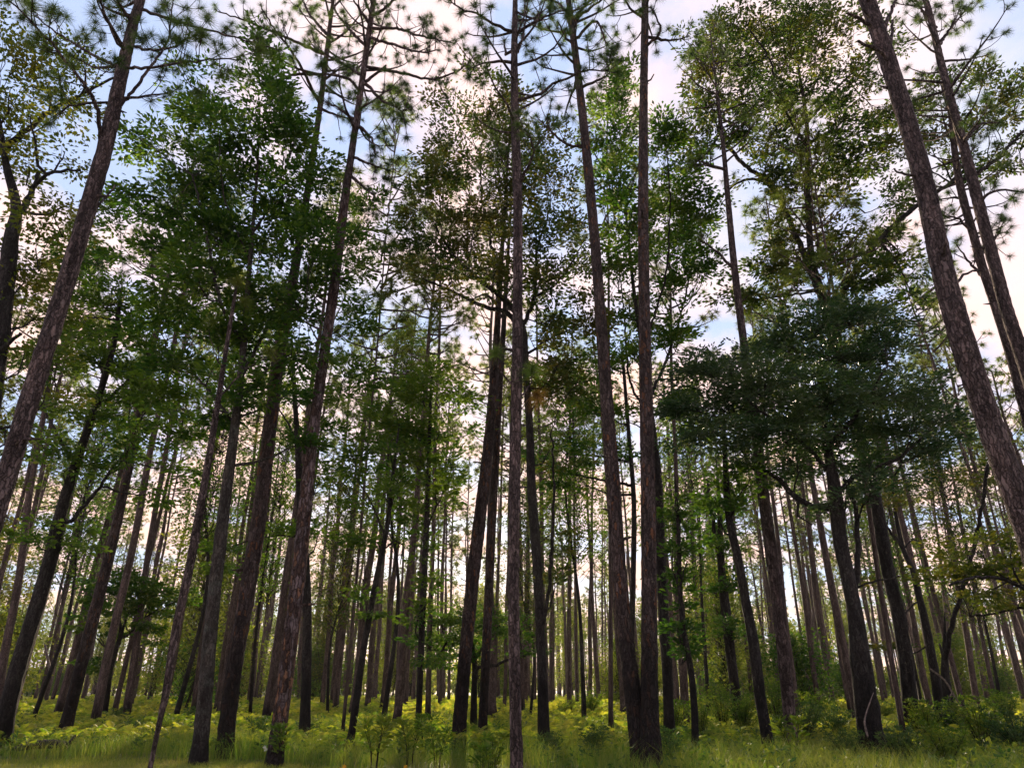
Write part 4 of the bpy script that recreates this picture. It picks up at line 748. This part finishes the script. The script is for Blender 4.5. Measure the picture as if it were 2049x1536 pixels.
# ------------------------------------------------------------------ the wood beyond, one mass
fw = MB(); tw = MB()
random.seed(8); rng = np.random.default_rng(8)
for k in range(800):
    d = math.sqrt(random.uniform(112 ** 2, 240 ** 2)); x = random.uniform(-.95, .95) * d; h = random.uniform(15, 25); r = random.uniform(.13, .22)
    tube(fw, [(x, d, -.2), (x + random.uniform(-.3, .3), d, h * .5), (x + random.uniform(-.5, .5), d, h)], [r, r * .7, .03], 5, 0)
    n = 80; s = rng.uniform(0, 1, n); rr = 2.4 * (1 - s) ** .5 * rng.uniform(.2, 1, n); a = rng.uniform(0, 6.28, n)
    pos = np.stack([x + rr * np.cos(a), d + rr * np.sin(a), h * .58 + h * .44 * s], -1)
    add_tufts(fw, pos, np.stack([np.cos(a), np.sin(a), np.ones(n)], -1), .6, .13, 10, 1)
for k in range(470):
    d = math.sqrt(random.uniform(100 ** 2, 230 ** 2)); x = random.uniform(-.95, .95) * d; h = random.uniform(3, 8); n = 220
    u = unit(rng.normal(size=(n, 3))) * rng.uniform(.3, 1, (n, 1)); C = np.array([x, d, h * .52]) + u * [h * .33, h * .33, h * .5]
    add_leaves(fw, C, rng.normal(size=(n, 3)), .55, .38, 2, .4)
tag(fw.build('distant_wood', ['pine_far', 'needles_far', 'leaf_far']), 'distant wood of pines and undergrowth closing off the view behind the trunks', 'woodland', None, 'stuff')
# ------------------------------------------------------------------ shrubs
def shrub_mesh(seed, h, r, stems, lsize, leaf, nl=26):
    random.seed(seed); global rng; rng = np.random.default_rng(seed); st, w = MB(), MB(); C, D = [], []
    for k in range(stems):
        a = random.uniform(0, 6.28); rr = r * random.uniform(.1, .8); hh = h * random.uniform(.6, 1.05)
        P = smooth_path(np.array([(.05 * math.cos(a), .05 * math.sin(a), -.05), (rr * .35 * math.cos(a), rr * .35 * math.sin(a), hh * .5), (rr * math.cos(a), rr * math.sin(a), hh)]), .12); tube(st, P, np.linspace(.009, .003, len(P)), 4)
        f = rng.uniform(.3, 1, nl) ** .7 * (len(P) - 1); ii = f.astype(int).clip(0, len(P) - 2); c_ = P[ii] + (P[ii + 1] - P[ii]) * (f - ii)[:, None]
        sv = rng.normal(size=(nl, 3)) * [1, 1, .35]; C.append(c_ + unit(sv) * rng.uniform(0, .09, (nl, 1))); D.append(unit(unit(sv) + [0, 0, .45]))
        tpv = P[-1]; sv = rng.normal(size=(9, 3)) * [1, 1, .3]; C.append(np.repeat(tpv[None], 9, 0)); D.append(unit(unit(sv) + [0, 0, .6]))
    add_leaves(w, np.vstack(C), np.vstack(D), *lsize, 0, .5); return st, w, leaf
SV = [shrub_mesh(400, 1.15, .75, 34, (.11, .035), 'shrub'), shrub_mesh(401, .95, .7, 30, (.10, .033), 'shrub_dark'), shrub_mesh(402, 1.7, .9, 42, (.10, .034), 'shrub'), shrub_mesh(403, .75, .28, 5, (.17, .042), 'shrub', 20)]
SPR = {}; random.seed(9)
SH = [ # foot px, py, variant, scale, label
 (1352, 1462, 0, 1.0, 'low bright shrub right against the fused pines'), (1405, 1470, 2, .8, 'shrub at the foot of the thin leafy oak right of the fused pines'), (1448, 1455, 2, 1.0, 'tall shrub between the thin leafy oak and the bending oak'), (1492, 1462, 0, 1.15, 'broad shrub directly left of the bending oak'),
 (1562, 1466, 2, 1.05, 'tall twiggy shrub between the bending oak and the tall straight pine'), (1610, 1480, 1, 1.2, 'dark shrub hiding the right foot of the tall straight pine'), (1640, 1458, 2, .85, 'light shrub midway from the tall straight pine to the swollen oak'), (1672, 1472, 1, 1.0, 'darker shrub just left of the swollen oak'),
 (1698, 1500, 1, .8, 'low dark shrub in front of the swollen oak'), (1590, 1500, 3, 1.3, 'light green rosette plant in front of the tall straight pine'), (1180, 1428, 0, 1.2, 'yellow green shrub left of the fused pines'), (1222, 1415, 0, 1.15, 'bright shrub touching the left side of the fused pines'), (1135, 1432, 0, .8, 'small shrub right of the glossy black oak'), (1100, 1490, 1, .6, 'small dark shrub at the foot of the glossy black oak'),
 (750, 1520, 3, 1.25, 'pale leafy plant in the grass left of the middle pine'), (820, 1505, 3, 1.15, 'taller leafy plant next to the pale one left of the middle pine'), (848, 1480, 3, 1.2, 'upright leafy plant at the foot of the slim green oak'), (875, 1510, 3, 1.0, 'thin spindly plant right of the taller leafy plant'), (985, 1530, 3, 1.0, 'low leafy plant touching the left side of the middle pine'), (965, 1536, 3, .85, 'lowest leafy plant at the bottom edge by the middle pine'),
 (1190, 1490, 1, .75, 'dark low shrub in the grass left of the fused pines foot'), (1340, 1500, 1, .8, 'low dark shrub right beside the foot of the fused pines'), (1860, 1478, 0, 1.0, 'broad shrub right of the tall dark oak foot'), (1920, 1470, 1, 1.2, 'dark broad shrub below the Y stem'), (1965, 1485, 0, 1.1, 'yellowish shrub below right of the Y stem'), (2015, 1440, 0, 1.2, 'lime shrub close to the right edge'), (2040, 1495, 1, 1.1, 'dark shrub in the bottom right corner'), (1990, 1420, 0, .9, 'small lime shrub behind the dark broad one at right'), (1800, 1505, 1, .9, 'dark shrub in front of the tall dark oak'), (1770, 1440, 0, .9, 'shrub behind the swollen oak foot'), (1895, 1515, 0, .85, 'low shrub in the foreground below the Y stem'),
 (235, 1440, 1, .7, 'small shrub right of the charred brown pine'), (170, 1410, 0, .8, 'shrub behind the charred brown pine'), (340, 1455, 0, .6, 'small shrub against the crooked young pine'), (520, 1470, 1, .8, 'dark shrub between the two thickest left pines'), (620, 1470, 1, .7, 'shrub round the foot of the coal black trunk'), (560, 1510, 3, 1.0, 'feathery sprig in front of the orange flecked pine'), (385, 1440, 1, .8, 'shrub behind the grey oak'), (255, 1455, 1, .6, 'low shrub under the second left background pine'), (660, 1425, 0, .8, 'yellow shrub between the coal black trunk and lean dark oak')]
for (bx, by, vi, s, lab) in SH:
    d = max(10.8, dist_for(by, .28)); p = unp(bx, by, d); root = empty('leafy_plant' if vi == 3 else 'shrub', (p[0], d, float(gz(p[0], d))))
    if vi not in SPR:
        st, w, lf = SV[vi]; SPR[vi] = (st.build('stem', ['oak_bark'], root), w.build('foliage', [lf], root))
    else:
        for o in SPR[vi]: c_ = o.copy(); c_.parent = root; S.collection.objects.link(c_)
    root.scale = (s,) * 3; root.rotation_euler = (0, 0, random.uniform(0, 6.28)); tag(root, lab, 'plant' if vi == 3 else 'shrub', 'leafy plants in the grass' if vi == 3 else 'shrubs among the trunks')
# ------------------------------------------------------------------ thin evening air
HAZE = .0002
if HAZE:
    hb = MB(); a_, b_, c_, d_, e_, f_ = -420, 420, -220, 620, -1.4, 33
    hb.add([(a_, c_, e_), (b_, c_, e_), (b_, d_, e_), (a_, d_, e_), (a_, c_, f_), (b_, c_, f_), (b_, d_, f_), (a_, d_, f_)], [(0, 3, 2, 1), (4, 5, 6, 7), (0, 1, 5, 4), (1, 2, 6, 5), (2, 3, 7, 6), (3, 0, 4, 7)])
    m_, t_ = mat('haze'); v_ = N(t_, 'ShaderNodeVolumePrincipled'); v_.inputs['Density'].default_value = HAZE; v_.inputs['Color'].default_value = (.95, .93, .9, 1); v_.inputs['Anisotropy'].default_value = .4
    o_ = N(t_, 'ShaderNodeOutputMaterial'); t_.links.new(v_.outputs[0], o_.inputs['Volume']); M['haze'] = m_
    tag(hb.build('haze', ['haze']), 'thin even evening haze filling the wood', 'haze', None, 'stuff')
# ------------------------------------------------------------------ small things
rng = np.random.default_rng(4); random.seed(4)
p = unp(85, 1478, 18.5); lg = MB(); L = smooth_path(np.array([(-.62, 0, .02), (-.2, .05, .10), (.3, .02, .12), (.62, 0, .08)]), .06); tube(lg, L, np.interp(np.arange(len(L)), [0, len(L) * .3, len(L) - 1], [.05, .10, .085]), 12, 0, .09)
lo = empty('fallen_log', (p[0], 18.5, .16)); lg.build('wood', ['wood_burnt'], lo, smooth=False); b = MB(); tube(b, [(.62, 0, .06), (.72, -.05, .18), (.78, -.04, .30)], [.05, .05, .03], 7, 0, .08); b.build('broken_branch', ['wood_burnt'], lo)
tag(lo, 'short burnt fallen log lying in the grass at the lower left', 'log')
def dead_branch(name, pts, d, w0, w1, label, m='wood_dead', fork=None):
    P = np.array([unp(a, b_, d + .15 * k) for k, (a, b_) in enumerate(pts)]); L = smooth_path(P, .08); base = L[0].copy(); o = empty(name, base); b_ = MB(); tube(b_, L, np.linspace(width_m(w0, *pts[0], d) / 2, width_m(w1, *pts[-1], d) / 2, len(L)), 7, 0, .05); b_.build('stem', [m], o, base)
    if fork:
        P = np.array([unp(a, c_, d) for a, c_ in fork]); L = smooth_path(P, .08); b_ = MB(); tube(b_, L, np.linspace(.02, .008, len(L)), 5, 0, .05); b_.build('twig', [m], o, base)
    tag(o, label, 'branch'); return o
dead_branch('dead_branch', [(1736, 1472), (1730, 1440), (1742, 1400), (1748, 1385)], 16.3, 4, 1.5, 'pale dead stick leaning on the foot of the swollen oak')
dead_branch('dead_branch', [(1945, 1440), (1915, 1400), (1890, 1360), (1862, 1338)], 22.5, 3, 4, 'grey arching dead branch fallen under the Y stem', fork=[(1905, 1385), (1900, 1400), (1908, 1440)])
dead_branch('dead_sapling', [(100, 1340), (94, 1310), (90, 1290)], 40, 6, 4, 'bright broken snag far back among the left pines')
def flower(x, y, h, mat_, label, heads):
    o = empty('flower', (x, y, float(gz(x, y)))); sm = MB(); tube(sm, [(0, 0, 0), (.02, 0, h * .5), (.0, .02, h)], [.004, .003, .003], 4); sm.build('stem', ['grass'], o)
    for (dx, dz) in heads:
        b_ = MB(); n = 8; a = np.linspace(0, 2 * np.pi, n, endpoint=False); D = np.stack([np.cos(a), -.5 + .1 * np.sin(a), np.sin(a)], -1); add_leaves(b_, np.repeat([[dx, 0, h + dz]], n, 0), D, .045, .028, 0, .1); b_.build('blossom', [mat_], o)
    tag(o, label, 'flower')
for (a, b_, hh_, mt, lab, hd) in [(684, 1522, .35, 'petal', 'yellow wildflower with two blooms at the bottom edge left of middle', [(0, 0), (.05, .03)]), (706, 1534, .30, 'petal', 'orange yellow wildflower right of the two bloomed one, lower', [(0, 0)]), (812, 1520, .4, 'petal', 'faint yellow bloom among the leafy plants', [(0, 0)]), (415, 1512, .35, 'white_petal', 'small white flower in the grass below the grey oak', [(0, 0), (-.03, .04)])]:
    d = 12.8; p = unp(a, b_, d); flower(p[0], d if a > 450 else 15.8, hh_, mt, lab, hd)
print('objects', len(S.objects), 'leaves', NL)
